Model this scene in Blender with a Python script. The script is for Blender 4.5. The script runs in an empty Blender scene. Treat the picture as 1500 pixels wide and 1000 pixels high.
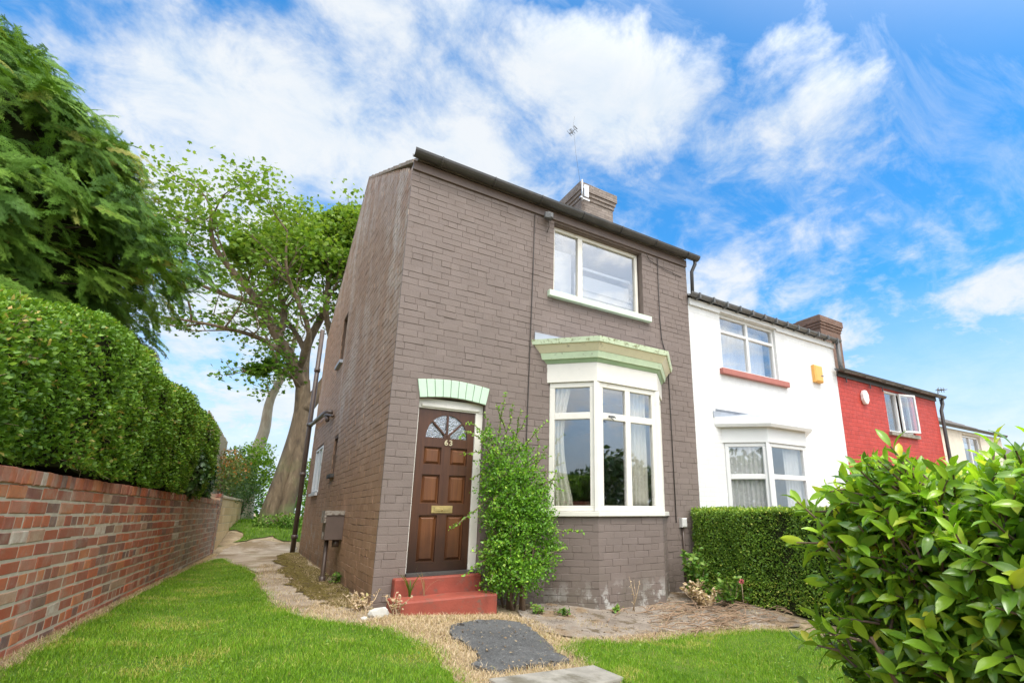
import bpy, bmesh, math, random
import numpy as np
from mathutils import Vector, Matrix
from mathutils.geometry import tessellate_polygon, delaunay_2d_cdt
R = math.radians
rng = np.random.default_rng(7)
random.seed(7)
scene = bpy.context.scene
COL = scene.collection

# ------------------------------------------------------------------ helpers
def wloc(o):
    v = Vector((0, 0, 0))
    while o is not None:
        v += o.location; o = o.parent
    return v

def link(name, me, parent=None, origin=None):
    o = bpy.data.objects.new(name, me)
    COL.objects.link(o)
    if parent is not None:
        o.parent = parent
    elif origin is not None:
        o.location = origin
    return o

def tag(o, label=None, cat=None, group=None, kind=None):
    if label: o['label'] = label
    if cat: o['category'] = cat
    if group: o['group'] = group
    if kind: o['kind'] = kind
    return o

def thing(name, loc, label, cat, group=None):
    o = bpy.data.objects.new(name, None)
    o.empty_display_size = 0.2
    COL.objects.link(o); o.location = loc
    return tag(o, label, cat, group)

class MB:
    def __init__(s): s.v = []; s.f = []; s.m = []; s.sm = []; s.r = []
    def add(s, vs, fs, mi=0, smooth=False, rnd=0.5):
        b = len(s.v); s.v += [tuple(v) for v in vs]
        s.r += [rnd] * len(vs)
        for f in fs:
            s.f.append([b + i for i in f]); s.m.append(mi); s.sm.append(smooth)
    def box(s, a, b, mi=0, rnd=0.5):
        (x0, y0, z0), (x1, y1, z1) = a, b
        x0, x1 = min(x0, x1), max(x0, x1); y0, y1 = min(y0, y1), max(y0, y1); z0, z1 = min(z0, z1), max(z0, z1)
        s.add([(x0,y0,z0),(x1,y0,z0),(x1,y1,z0),(x0,y1,z0),(x0,y0,z1),(x1,y0,z1),(x1,y1,z1),(x0,y1,z1)],
              [(0,3,2,1),(4,5,6,7),(0,1,5,4),(1,2,6,5),(2,3,7,6),(3,0,4,7)], mi, False, rnd)
    def cbox(s, c, hx, hy, hz, ax=(1,0,0), ay=(0,1,0), az=(0,0,1), ch=0.0, mi=0, rnd=0.5):
        """box with centre, half sizes, axes; front (-ay) face chamfered by ch"""
        c = Vector(c); ax, ay, az = Vector(ax), Vector(ay), Vector(az)
        P = lambda i, j, k: tuple(c + ax*i + ay*j + az*k)
        vs = [P(-hx,hy,-hz),P(hx,hy,-hz),P(hx,hy,hz),P(-hx,hy,hz)]
        f0 = -hy + ch
        vs += [P(-hx,f0,-hz),P(hx,f0,-hz),P(hx,f0,hz),P(-hx,f0,hz)]
        fs = [(0,3,2,1)[::-1],(0,1,5,4)[::-1],(1,2,6,5)[::-1],(2,3,7,6)[::-1],(3,0,4,7)[::-1]]
        if ch > 0:
            vs += [P(-hx+ch,-hy,-hz+ch),P(hx-ch,-hy,-hz+ch),P(hx-ch,-hy,hz-ch),P(-hx+ch,-hy,hz-ch)]
            fs += [(4,5,9,8),(5,6,10,9),(6,7,11,10),(7,4,8,11),(8,9,10,11)]
        else:
            fs += [(4,5,6,7)]
        s.add(vs, fs, mi, False, rnd)
    def tube(s, pts, rad, n=8, mi=0, cap=True, smooth=True, rnd=0.5):
        pts = [Vector(p) for p in pts]
        if not hasattr(rad, '__len__'): rad = [rad] * len(pts)
        b = []; fs = []; ref = None
        for i, p in enumerate(pts):
            d = (pts[min(i+1, len(pts)-1)] - pts[max(i-1, 0)])
            if d.length < 1e-9: d = Vector((0,0,1))
            d.normalize()
            if ref is None:
                ref = Vector((1,0,0)) if abs(d.x) < .8 else Vector((0,1,0))
            u = (ref - d * ref.dot(d)).normalized(); w = d.cross(u); ref = u
            for k in range(n):
                a = 2*math.pi*k/n
                b.append(p + (u*math.cos(a) + w*math.sin(a)) * rad[i])
        for i in range(len(pts)-1):
            for k in range(n):
                k2 = (k+1) % n
                fs.append((i*n+k, i*n+k2, (i+1)*n+k2, (i+1)*n+k))
        if cap:
            fs.append(tuple(range(n))[::-1]); fs.append(tuple((len(pts)-1)*n + k for k in range(n)))
        s.add(b, fs, mi, smooth, rnd)
    def prism(s, poly, z0, z1, mi=0):
        """vertical prism of xy polygon (ccw)"""
        n = len(poly)
        vs = [(x,y,z0) for x,y in poly] + [(x,y,z1) for x,y in poly]
        fs = [tuple(range(n))[::-1], tuple(range(n, 2*n))]
        for i in range(n):
            j = (i+1) % n; fs.append((i, j, n+j, n+i))
        s.add(vs, fs, mi)
    def build(s, name, mats, parent=None, origin=None, uv=True, rnd=False, bevel=0, sub=None):
        if not isinstance(mats, (list, tuple)): mats = [mats]
        off = wloc(parent) if parent is not None else Vector(origin or (0,0,0))
        me = bpy.data.meshes.new(name)
        me.from_pydata([(x-off.x, y-off.y, z-off.z) for x,y,z in s.v], [], s.f)
        for m in mats: me.materials.append(m)
        me.polygons.foreach_set('material_index', s.m)
        me.polygons.foreach_set('use_smooth', s.sm)
        if rnd:
            at = me.attributes.new('rnd', 'FLOAT', 'POINT'); at.data.foreach_set('value', s.r)
        if uv: boxuv(me, off)
        me.update()
        o = link(name, me, parent, origin)
        if bevel:
            md = o.modifiers.new('bevel', 'BEVEL'); md.width = bevel; md.segments = 2; md.limit_method = 'ANGLE'
        return o

def boxuv(me, off):
    uvl = me.uv_layers.new(name='UVMap')
    n = len(me.loops)
    vi = np.empty(n, np.int32); me.loops.foreach_get('vertex_index', vi)
    co = np.empty(len(me.vertices)*3); me.vertices.foreach_get('co', co); co = co.reshape(-1,3) + np.array(off)
    pn = np.empty(len(me.polygons)*3); me.polygons.foreach_get('normal', pn); pn = pn.reshape(-1,3)
    lt = np.empty(len(me.polygons), np.int32); me.polygons.foreach_get('loop_total', lt)
    N = np.repeat(pn, lt, axis=0)
    c = co[vi]
    h = np.hypot(N[:,0], N[:,1])
    flat = h < .5
    hh = np.where(h < 1e-6, 1, h)
    tx, ty = -N[:,1]/hh, N[:,0]/hh
    sgn = np.where((tx + ty*0.3) < 0, -1, 1); tx, ty = tx*sgn, ty*sgn
    u = np.where(flat, c[:,0], c[:,0]*tx + c[:,1]*ty); v = np.where(flat, c[:,1], c[:,2])
    uvl.data.foreach_set('uv', np.stack([u, v], 1).ravel())

def npmesh(name, V, F, mats, parent=None, origin=None, rnd=None, smooth=False, mi=None):
    """V (n,3) world, F (m,k)"""
    off = np.array(wloc(parent) if parent is not None else Vector(origin or (0,0,0)))
    V = np.asarray(V, float) - off
    me = bpy.data.meshes.new(name)
    k = F.shape[1]; m = len(F)
    me.vertices.add(len(V)); me.vertices.foreach_set('co', V.astype(np.float32).ravel())
    me.loops.add(m*k); me.loops.foreach_set('vertex_index', F.astype(np.int32).ravel())
    me.polygons.add(m)
    me.polygons.foreach_set('loop_start', np.arange(0, m*k, k, dtype=np.int32))
    me.polygons.foreach_set('loop_total', np.full(m, k, np.int32))
    if smooth: me.polygons.foreach_set('use_smooth', np.ones(m, bool))
    if not isinstance(mats, (list, tuple)): mats = [mats]
    for q in mats: me.materials.append(q)
    if mi is not None: me.polygons.foreach_set('material_index', np.asarray(mi, np.int32))
    if rnd is not None:
        at = me.attributes.new('rnd', 'FLOAT', 'POINT'); at.data.foreach_set('value', np.asarray(rnd, np.float32))
    me.update(calc_edges=True); me.validate()
    return link(name, me, parent, origin)

def nrm(a): return a / np.maximum(np.linalg.norm(a, axis=-1, keepdims=True), 1e-9)

def leaves(P, D, N, S, tv, tf, rnd=None):
    """place template (tv (k,3): x width, y length, z normal; tf quads) at P with length dir D, normal N, size S"""
    D = nrm(D); N = nrm(N - D*np.sum(N*D, 1, keepdims=True)); W = np.cross(D, N)
    tv = np.asarray(tv, float); k = len(tv); n = len(P)
    if np.ndim(S) == 1: S = S[:, None]
    V = P[:,None,:] + S[:,:,None]*(W[:,None,:]*tv[None,:,0,None] + D[:,None,:]*tv[None,:,1,None] + N[:,None,:]*tv[None,:,2,None])
    F = (np.asarray(tf)[None] + (np.arange(n)*k)[:,None,None]).reshape(-1, np.asarray(tf).shape[1])
    if rnd is None: rnd = rng.random(n)
    return V.reshape(-1,3), F, np.repeat(rnd, k)

def rv(n, s=1.0): return rng.normal(0, s, (n,3))

# leaf templates (quads)
LEAF4 = ([(0,0,0),(.3,.45,.08),(0,1,-.06),(-.3,.45,.08)], [(0,1,2,3)])
OVAL = ([(0,0,0),(.24,.25,.05),(.3,.55,.05),(0,1,-.1),(-.3,.55,.05),(-.24,.25,.05),(0,.4,0)], [(0,1,2,6),(6,2,3,4),(0,6,4,5)])
def _laurel():
    st = [(0,.012),(.1,.07),(.28,.15),(.5,.175),(.72,.145),(.88,.075),(1.0,.008)]
    tv, tf = [], []
    for y, w in st:
        zc_ = .10*math.sin(y*2.2)-.17*y*y
        for k, x in enumerate((-w, -w*.5, 0, w*.5, w)): tv.append((x, y, zc_+(.28*abs(x))+ .012*math.sin(y*23+k)))
    for a in range(len(st)-1):
        for k in range(4): tf.append((a*5+k, a*5+k+1, a*5+k+6, a*5+k+5))
    return tv, tf
LAUREL = _laurel()
IVY = ([(0,0,0),(.35,-.05,.02),(.5,.35,.03),(.22,.5,.03),(0,1,-.08),(-.22,.5,.03),(-.5,.35,.03),(-.35,-.05,.02),(0,.35,.05)],
       [(0,1,2,8),(8,2,3,4),(8,4,5,6),(0,8,6,7)])
MAPLE = ([(0,0,0),(.45,.15,.05),(.55,.6,.02),(.2,.6,.03),(0,1.05,-.08),(-.2,.6,.03),(-.55,.6,.02),(-.45,.15,.05),(0,.4,.04)],
         [(0,1,2,8),(8,2,3,4),(8,4,5,6),(0,8,6,7)])

# ------------------------------------------------------------------ materials
def newmat(name):
    m = bpy.data.materials.new(name); m.use_nodes = True
    nt = m.node_tree; nt.nodes.clear()
    out = nt.nodes.new('ShaderNodeOutputMaterial')
    b = nt.nodes.new('ShaderNodeBsdfPrincipled')
    nt.links.new(b.outputs[0], out.inputs[0])
    return m, nt, b, out
def nd(nt, t, ins=None, **kw):
    n = nt.nodes.new(t)
    for k, v in kw.items(): setattr(n, k, v)
    if ins:
        for k, v in ins.items():
            if isinstance(v, bpy.types.NodeSocket): nt.links.new(v, n.inputs[k])
            else: n.inputs[k].default_value = v
    return n
def ramp(nt, fac, stops, interp='LINEAR'):
    n = nt.nodes.new('ShaderNodeValToRGB'); n.color_ramp.interpolation = interp
    e = n.color_ramp.elements
    while len(e) < len(stops): e.new(.5)
    for i, (p, c) in enumerate(stops):
        e[i].position = p; e[i].color = (*c, 1) if len(c) == 3 else c
    nt.links.new(fac, n.inputs[0]); return n.outputs[0]
def mixc(nt, fac, a, b, mode='MIX'):
    n = nt.nodes.new('ShaderNodeMix'); n.data_type = 'RGBA'; n.blend_type = mode
    for i, v in ((0, fac), (6, a), (7, b)):
        if isinstance(v, bpy.types.NodeSocket): nt.links.new(v, n.inputs[i])
        else: n.inputs[i].default_value = v if i == 0 else (*v, 1)
    return n.outputs[2]
def noise(nt, scale, detail=4, rough=.55, vec=None, dist=0):
    n = nd(nt, 'ShaderNodeTexNoise', {'Scale': scale, 'Detail': detail, 'Roughness': rough, 'Distortion': dist})
    if vec is not None: nt.links.new(vec, n.inputs['Vector'])
    return n.outputs['Fac']
def math_(nt, op, a, b=0.0, c=None):
    n = nt.nodes.new('ShaderNodeMath'); n.operation = op
    for i, v in enumerate((a, b) if c is None else (a, b, c)):
        if isinstance(v, bpy.types.NodeSocket): nt.links.new(v, n.inputs[i])
        else: n.inputs[i].default_value = v
    return n.outputs[0]
def geo(nt): return nd(nt, 'ShaderNodeNewGeometry').outputs['Position']
def sepz(nt, vec, i=2): return nd(nt, 'ShaderNodeSeparateXYZ', {0: vec}).outputs[i]
def maprange(nt, v, a, b, c=0., d=1., smooth=True):
    n = nd(nt, 'ShaderNodeMapRange', {1: a, 2: b, 3: c, 4: d}); nt.links.new(v, n.inputs[0])
    if smooth: n.interpolation_type = 'SMOOTHSTEP'
    return n.outputs[0]
def bump(nt, b, h, strength=.5, dist=.01):
    n = nd(nt, 'ShaderNodeBump', {'Strength': strength, 'Distance': dist, 'Height': h})
    nt.links.new(n.outputs[0], b.inputs['Normal'])

def simple(name, col, rough=.5, var=.12, scale=8, bmp=.15, bscale=60, metal=0, dirt=None, dscale=3, dth=(.55,.7), spec=.5):
    m, nt, b, out = newmat(name)
    p = geo(nt)
    n = noise(nt, scale, 5, .6, p)
    c = ramp(nt, n, [(.25, tuple(x*(1-var) for x in col)), (.75, tuple(min(1, x*(1+var)) for x in col))])
    if dirt is not None:
        f = maprange(nt, noise(nt, dscale, 6, .65, p), dth[0], dth[1])
        c = mixc(nt, f, c, dirt)
    nt.links.new(c, b.inputs['Base Color'])
    b.inputs['Roughness'].default_value = rough; b.inputs['Metallic'].default_value = metal
    b.inputs['Specular IOR Level'].default_value = spec
    if bmp: bump(nt, b, noise(nt, bscale, 4, .6, p), bmp, .004)
    return m

def foliage_mat(name, stops, rough=.45, trans=.35, spec=.4, tint=None):
    m, nt, b, out = newmat(name)
    a = nd(nt, 'ShaderNodeAttribute', attribute_name='rnd').outputs['Fac']
    c = ramp(nt, a, stops)
    n = noise(nt, 1.3, 3, .5, geo(nt))
    c = mixc(nt, maprange(nt, n, .35, .7), c, tint or tuple(x*.8 for x in stops[len(stops)//2][1]), 'MIX') if tint else c
    nt.links.new(c, b.inputs['Base Color'])
    b.inputs['Roughness'].default_value = rough; b.inputs['Specular IOR Level'].default_value = spec
    t = nd(nt, 'ShaderNodeBsdfTranslucent')
    cc = mixc(nt, 1.0, c, (1.0, 1.0, .45), 'MULTIPLY'); nt.links.new(cc, t.inputs[0])
    mx = nd(nt, 'ShaderNodeMixShader', {0: trans, 1: b.outputs[0], 2: t.outputs[0]})
    nt.links.new(mx.outputs[0], out.inputs[0])
    return m

def brick_mat(name, c1, c2, mortar, bw=.30, bh=.105, ms=.008, rough=.5, bstr=.6, patch=None, pz=None, spec=.4, varsc=2.0, stain=None, glare_streak=None, real=False):
    m, nt, b, out = newmat(name)
    uv = nd(nt, 'ShaderNodeUVMap').outputs[0]
    wob = nd(nt, 'ShaderNodeTexNoise', {'Scale': 1.7, 'Detail': 3, 'Vector': uv}).outputs['Color']
    v1 = nd(nt, 'ShaderNodeVectorMath', {0: wob, 1: (.5,.5,.5)}, operation='SUBTRACT').outputs[0]
    v2 = nd(nt, 'ShaderNodeVectorMath', {0: v1}, operation='SCALE'); v2.inputs['Scale'].default_value = .035
    wob2 = nd(nt, 'ShaderNodeTexNoise', {'Scale': 14, 'Detail': 2, 'Vector': uv}).outputs['Color']
    w1 = nd(nt, 'ShaderNodeVectorMath', {0: wob2, 1: (.5,.5,.5)}, operation='SUBTRACT').outputs[0]
    w2 = nd(nt, 'ShaderNodeVectorMath', {0: w1}, operation='SCALE'); w2.inputs['Scale'].default_value = .014
    vv = nd(nt, 'ShaderNodeVectorMath', {0: nd(nt, 'ShaderNodeVectorMath', {0: uv, 1: v2.outputs[0]}, operation='ADD').outputs[0], 1: w2.outputs[0]}, operation='ADD').outputs[0]
    br = nd(nt, 'ShaderNodeTexBrick', {'Vector': vv, 'Color1': (0,0,0,1), 'Color2': (1,1,1,1), 'Mortar': (.5,.5,.5,1), 'Scale': 1.0, 'Mortar Size': ms,
            'Mortar Smooth': .6, 'Bias': 0., 'Brick Width': bw, 'Row Height': bh})
    br.offset = .5; br.offset_frequency = 2; br.squash = .55; br.squash_frequency = 4
    fac = br.outputs['Fac']; tone = br.outputs['Color']
    if real:
        fac = nd(nt, 'ShaderNodeValue').outputs[0]; fac.default_value = 0.0
        tone = nd(nt, 'ShaderNodeAttribute', attribute_name='rnd').outputs['Fac']
    p = geo(nt)
    c = ramp(nt, tone, [(0, c1), (1, c2)])
    n1 = noise(nt, varsc, 6, .65, p)
    c = mixc(nt, math_(nt, 'MULTIPLY', maprange(nt, n1, .3, .7), .55), c, tuple((a+bb)/2*.8 for a, bb in zip(c1, c2)))
    # mortar gaps show only in places on painted brick
    gap = math_(nt, 'MULTIPLY', fac, maprange(nt, noise(nt, 5.5, 3, .6, p), .3, .68, .25, 1.0))
    c = mixc(nt, gap, c, mortar)
    if glare_streak is not None:  # sky glare on the gable, painted into the colour as pale streaks
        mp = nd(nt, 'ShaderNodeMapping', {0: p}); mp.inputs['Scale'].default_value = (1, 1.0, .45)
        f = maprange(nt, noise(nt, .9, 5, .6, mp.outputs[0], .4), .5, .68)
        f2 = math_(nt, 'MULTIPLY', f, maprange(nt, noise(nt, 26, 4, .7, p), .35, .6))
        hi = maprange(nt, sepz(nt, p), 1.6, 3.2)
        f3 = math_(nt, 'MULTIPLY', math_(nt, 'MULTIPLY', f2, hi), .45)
        c = mixc(nt, f3, c, glare_streak)
        cn = math_(nt, 'MULTIPLY', maprange(nt, sepz(nt, p, 1), 2.6, .1), maprange(nt, sepz(nt, p), 2.4, 4.6))  # more painted glare at the front upper corner and the gable top
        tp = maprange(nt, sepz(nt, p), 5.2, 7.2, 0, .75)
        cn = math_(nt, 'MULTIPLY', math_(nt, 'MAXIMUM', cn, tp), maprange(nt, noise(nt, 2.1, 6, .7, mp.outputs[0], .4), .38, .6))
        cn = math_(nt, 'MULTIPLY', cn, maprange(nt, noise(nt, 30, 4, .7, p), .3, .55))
        c = mixc(nt, math_(nt, 'MULTIPLY', cn, .62), c, glare_streak)
        # flaked paint near the ground, further back
        lo = maprange(nt, sepz(nt, p), 1.6, .5)
        back = maprange(nt, sepz(nt, p, 1), 2.6, 5)
        f4 = math_(nt, 'MULTIPLY', math_(nt, 'MULTIPLY', lo, back), maprange(nt, noise(nt, 3.2, 7, .7, p), .52, .6))
        c = mixc(nt, math_(nt, 'MULTIPLY', f4, .7), c, (.36,.33,.3))
    if patch is not None:
        z = sepz(nt, p)
        f = math_(nt, 'MULTIPLY', maprange(nt, z, pz[1], pz[0]), maprange(nt, noise(nt, 4.5, 7, .68, p), .5, .58))
        c = mixc(nt, f, c, patch)
    if stain is not None:
        z = sepz(nt, p)
        f = math_(nt, 'MULTIPLY', maprange(nt, z, .45, -.2), maprange(nt, noise(nt, 2.5, 6, .7, p), .35, .65))
        c = mixc(nt, math_(nt, 'MULTIPLY', f, .8), c, stain)
    nt.links.new(c, b.inputs['Base Color'])
    b.inputs['Specular IOR Level'].default_value = spec
    rr = maprange(nt, noise(nt, 7, 4, .6, p), .3, .7, rough*.85, min(1, rough*1.2)); nt.links.new(rr, b.inputs['Roughness'])
    h = math_(nt, 'ADD', math_(nt, 'MULTIPLY', fac, -1.0), math_(nt, 'ADD', math_(nt, 'MULTIPLY', noise(nt, 45, 4, .6, p), .35), math_(nt, 'MULTIPLY', tone, .25)))
    bump(nt, b, h, bstr, .012)
    return m

M = {}
M['brick_front'] = brick_mat('brown painted brick', (.188,.147,.128), (.222,.176,.155), (.1,.07,.06), stain=(.11,.092,.075), spec=.3, rough=.6, bstr=.75, real=True)
M['verge'] = simple('weathered verge mortar', (.3,.23,.175), .9, .25, 9, .5, 50, dirt=(.45,.41,.36), dscale=6)
M['rim'] = simple('grubby cement rim', (.36,.32,.27), .9, .25, 12, .5, 50, dirt=(.16,.115,.09), dscale=9, dth=(.45,.6))
M['joint_front'] = simple('brown painted joint', (.178,.139,.12), .8, .15)
M['brick_bay'] = brick_mat('brown painted bay brick', (.178,.139,.121), (.21,.166,.146), (.1,.07,.06), patch=(.5,.49,.46), pz=(-.2,.2), stain=(.15,.128,.10), rough=.6, bstr=.75, real=True)
M['brick_side'] = brick_mat('brown gable brick with painted glare', (.325,.188,.115), (.42,.258,.165), (.075,.045,.032), rough=.6, spec=.3, glare_streak=(.64,.58,.52), stain=(.09,.07,.05), bstr=.7, real=True)  # same paint as the front; warmer tone puts the light there into the colour
M['joint_side'] = simple('brown gable joint', (.12,.075,.05), .9, .15)
M['brick_chim'] = brick_mat('weathered chimney brick', (.2,.16,.135), (.31,.26,.225), (.11,.09,.08), bw=.23, bh=.078, rough=.8)
M['brick_chim2'] = brick_mat('old brown chimney brick', (.16,.09,.065), (.24,.15,.11), (.12,.1,.085), bw=.23, bh=.078, rough=.85)
M['brick_white'] = brick_mat('white painted brick', (.7,.7,.69), (.76,.76,.75), (.6,.6,.59), rough=.6, bstr=.22, bw=.23, bh=.08)
M['brick_red'] = brick_mat('red painted brick', (.42,.046,.032), (.52,.062,.045), (.26,.03,.022), rough=.55, bw=.27, bh=.1)
M['cream_wall'] = simple('cream render', (.66,.6,.5), .8)
M['white_paint'] = simple('aged white paint', (.76,.725,.65), .45, .05, 6, .1, 30, dirt=(.56,.5,.4), dscale=5, dth=(.62,.8))
M['upvc'] = simple('white plastic', (.7,.7,.69), .3, .02, 6, 0)
M['green_paint'] = simple('pale green paint', (.6,.72,.56), .5, .08, 7, .15, 40, dirt=(.42,.46,.36), dscale=9, dth=(.6,.75))
M['green_moulding'] = simple('mossy green moulding', (.6,.72,.49), .55, .1, 9, .2, 40, dirt=(.16,.17,.08), dscale=14, dth=(.6,.72))
M['green_cap'] = simple('pale mossy green capping', (.66,.76,.54), .6, .1, 9, .2, 40, dirt=(.27,.29,.14), dscale=16, dth=(.52,.66))
M['green_dark'] = simple('deep green moulding', (.36,.5,.31), .5, .08, 7, .1, 40)
M['cream_paint'] = simple('cream moulding paint', (.8,.74,.53), .5, .08, 6, .1, 40, dirt=(.4,.36,.24), dscale=6, dth=(.55,.75))
M['arch_green'] = simple('mint painted brick', (.5,.66,.5), .55, .06, 12, .25, 60, dirt=(.42,.46,.38), dscale=9, dth=(.66,.78))
M['gutter'] = simple('dark grey gutter', (.055,.052,.05), .45, .25, 5, .15, 50, dirt=(.10,.09,.08), dscale=6)
M['gutter_grey'] = simple('weathered grey gutter', (.13,.13,.13), .5, .2, 5, .15, 50)
M['brown_board'] = simple('brown painted board', (.13,.092,.075), .5, .15, 6, .15, 50)
M['brown_pipe'] = simple('brown pipe paint', (.09,.062,.048), .4, .2, 6, .1, 40)
M['lead'] = simple('grey lead', (.34,.37,.42), .55, .12, 8, .2, 30)
M['red_step'] = simple('red step paint', (.28,.06,.037), .65, .25, 4, .7, 40, dirt=(.17,.085,.06), dscale=9, dth=(.52,.68))
M['brown_red_sill'] = simple('red brown sill paint', (.4,.14,.11), .6, .12)
M['dark_sill'] = simple('dark weathered sill', (.06,.055,.05), .6, .3)
M['brass'] = simple('tarnished brass', (.55,.42,.18), .4, .2, 20, .1, 60, metal=.8)
M['brass_number'] = simple('pale brass', (.62,.54,.36), .35, .1, 20, 0, metal=.3)
M['cable'] = simple('dark cable', (.05,.04,.035), .6, .1)
M['grey_plastic'] = simple('grey plastic', (.62,.61,.58), .5, .06)
M['galv'] = simple('galvanised steel', (.55,.56,.57), .4, .15, 12, .1, 40, metal=.6)
M['dark_metal'] = simple('dark metal', (.12,.12,.12), .5, .15, metal=.3)
M['orange'] = simple('amber plastic', (.8,.42,.1), .4, .05)
M['white_plastic'] = simple('white box plastic', (.8,.8,.78), .35, .03)
M['roof_tile'] = simple('grey brown roof tile', (.15,.13,.115), .8, .25, 5, .4, 40, dirt=(.24,.23,.18), dscale=5)
M['concrete'] = simple('old concrete', (.27,.25,.21), .9, .3, 7, .9, 70, dirt=(.13,.115,.08), dscale=4, dth=(.5,.7))
M['coping'] = simple('buff coping stone', (.56,.46,.3), .9, .2, 4, .4, 50)
M['mortar'] = simple('lime mortar', (.52,.445,.345), .95, .2, 9, .6, 60)
M['chalk'] = simple('broken white plaster', (.5,.485,.44), .85, .12, 15, .4, 50)
M['room'] = simple('dim room plaster', (.30,.28,.25), .9, .1, 2, 0)
M['cloth'] = simple('cream curtain cloth', (.85,.82,.72), .9, .05, 20, .1, 90)
M['net'] = simple('white net curtain', (.85,.85,.83), .9, .03, 20, .1, 90)
M['blind'] = simple('white blind', (.5,.52,.53), .6, .03)
M['rail'] = simple('white rail', (.9,.9,.9), .4, .02)
M['twig'] = simple('brown twig', (.17,.115,.075), .85, .25, 12, .4, 60)
M['drystem'] = simple('dry stem', (.42,.31,.2), .9, .25, 12, .2, 60)
M['twig_dry'] = simple('old dry twig', (.3,.2,.125), .9, .35, 5, .2, 60)
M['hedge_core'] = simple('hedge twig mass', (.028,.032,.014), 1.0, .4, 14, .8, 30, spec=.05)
M['strap_leaf'] = foliage_mat('strap leaf green', [(0,(.10,.19,.03)),(.7,(.18,.3,.05)),(1,(.45,.4,.16))])

def wood_mat(name, a, b_, rough):
    m, nt, b, out = newmat(name)
    p = geo(nt)
    mp = nd(nt, 'ShaderNodeMapping', {0: p}); mp.inputs['Scale'].default_value = (26, 26, 1.6)
    n = noise(nt, 1.0, 6, .6, mp.outputs[0], .6)
    c = ramp(nt, n, [(.25, a), (.72, b_)])
    w = maprange(nt, math_(nt, 'ADD', sepz(nt, p), math_(nt, 'MULTIPLY', noise(nt, 3, 5, .6, p), .8)), .55, 1.45)
    c = mixc(nt, w, tuple(x*.42 for x in a), c)
    nt.links.new(c, b.inputs['Base Color']); b.inputs['Roughness'].default_value = rough
    bump(nt, b, n, .15, .003)
    return m
M['door_wood'] = wood_mat('mahogany door stain', (.05,.018,.009), (.098,.037,.015), .42)
M['door_panel'] = wood_mat('mahogany panel', (.09,.031,.011), (.185,.069,.022), .4)

def glass_mat(name, refl=.32, tint=(1,1,1), bumpy=0):
    m, nt, b, out = newmat(name)
    nt.nodes.remove(b)
    t = nd(nt, 'ShaderNodeBsdfTransparent', {0: (*[x*.92 for x in tint],1)})
    g = nd(nt, 'ShaderNodeBsdfGlossy', {0: (.95,.97,1,1), 'Roughness': .015})
    lw = nd(nt, 'ShaderNodeLayerWeight', {0: .5})
    f = maprange(nt, math_(nt, 'POWER', lw.outputs['Facing'], 3.0), 0, 1, refl, 1., False)
    if bumpy:
        bn = nd(nt, 'ShaderNodeBump', {'Strength': bumpy, 'Distance': .01, 'Height': noise(nt, 55, 3, .5, geo(nt))})
        nt.links.new(bn.outputs[0], g.inputs['Normal'])
    mx = nd(nt, 'ShaderNodeMixShader', {0: f, 1: t.outputs[0], 2: g.outputs[0]})
    nt.links.new(mx.outputs[0], out.inputs[0]); return m
M['glass'] = glass_mat('window glass', .16)
M['glass_up'] = glass_mat('upper window glass', .15)
M['glass_obscure'] = glass_mat('obscure patterned glass', .3, (.55,.6,.65), .9)

def bark_mat(name, a, b_, c_):
    m, nt, b, out = newmat(name); p = geo(nt)
    mp = nd(nt, 'ShaderNodeMapping', {0: p}); mp.inputs['Scale'].default_value = (3, 3, .8)
    n = noise(nt, 2.2, 7, .65, mp.outputs[0], .5)
    c = ramp(nt, n, [(.3, a), (.55, b_), (.75, c_)])
    g = maprange(nt, sepz(nt, p), 3.5, .8)
    c = mixc(nt, math_(nt, 'MULTIPLY', g, maprange(nt, noise(nt, 1.6, 4, .6, p), .45, .65)), c, (.16,.19,.075))
    nt.links.new(c, b.inputs['Base Color']); b.inputs['Roughness'].default_value = .9
    bump(nt, b, n, .8, .06); return m
M['bark'] = bark_mat('sycamore bark', (.085,.06,.04), (.2,.145,.09), (.36,.28,.19))
M['bark_pale'] = bark_mat('pale bark', (.3,.24,.18), (.42,.36,.28), (.52,.46,.38))
M['bark_dark'] = bark_mat('dark bark', (.05,.036,.025), (.09,.065,.045), (.14,.11,.08))

M['privet'] = foliage_mat('privet leaf', [(0,(0.066,0.150,0.015)),(.4,(0.140,0.285,0.026)),(.75,(0.244,0.405,0.038)),(.93,(0.413,0.510,0.060)),(1,(0.562,0.360,0.120))], .42, .3)
M['box_leaf'] = foliage_mat('small hedge leaf', [(0,(0.073,0.170,0.022)),(.45,(0.173,0.311,0.038)),(.8,(0.320,0.471,0.056)),(1,(0.750,0.716,0.151))], .4, .3)
M['laurel'] = foliage_mat('glossy laurel leaf', [(0,(0.092,0.194,0.021)),(.4,(0.205,0.386,0.034)),(.75,(0.412,0.617,0.047)),(.97,(0.750,0.750,0.077)),(1,(0.750,0.710,0.077))], .24, .33, .6)
M['laurel_young'] = foliage_mat('young laurel leaf', [(0,(0.316,0.604,0.036)),(.7,(0.489,0.747,0.057)),(1,(0.719,0.750,0.101))], .3, .5, .5)
M['ivy'] = foliage_mat('dark ivy leaf', [(0,(0.026,0.068,0.016)),(.6,(0.059,0.142,0.027)),(1,(0.133,0.230,0.047))], .35, .2, .5)
M['conifer'] = foliage_mat('cypress spray', [(0,(0.059,0.138,0.019)),(.5,(0.120,0.244,0.026)),(.9,(0.220,0.355,0.041)),(1,(0.398,0.324,0.097))], .6, .2, .2)
M['maple'] = foliage_mat('sycamore leaf', [(0,(.075,.16,.02)),(.5,(.15,.28,.034)),(1,(.30,.42,.065))], .5, .45, .3)
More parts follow.
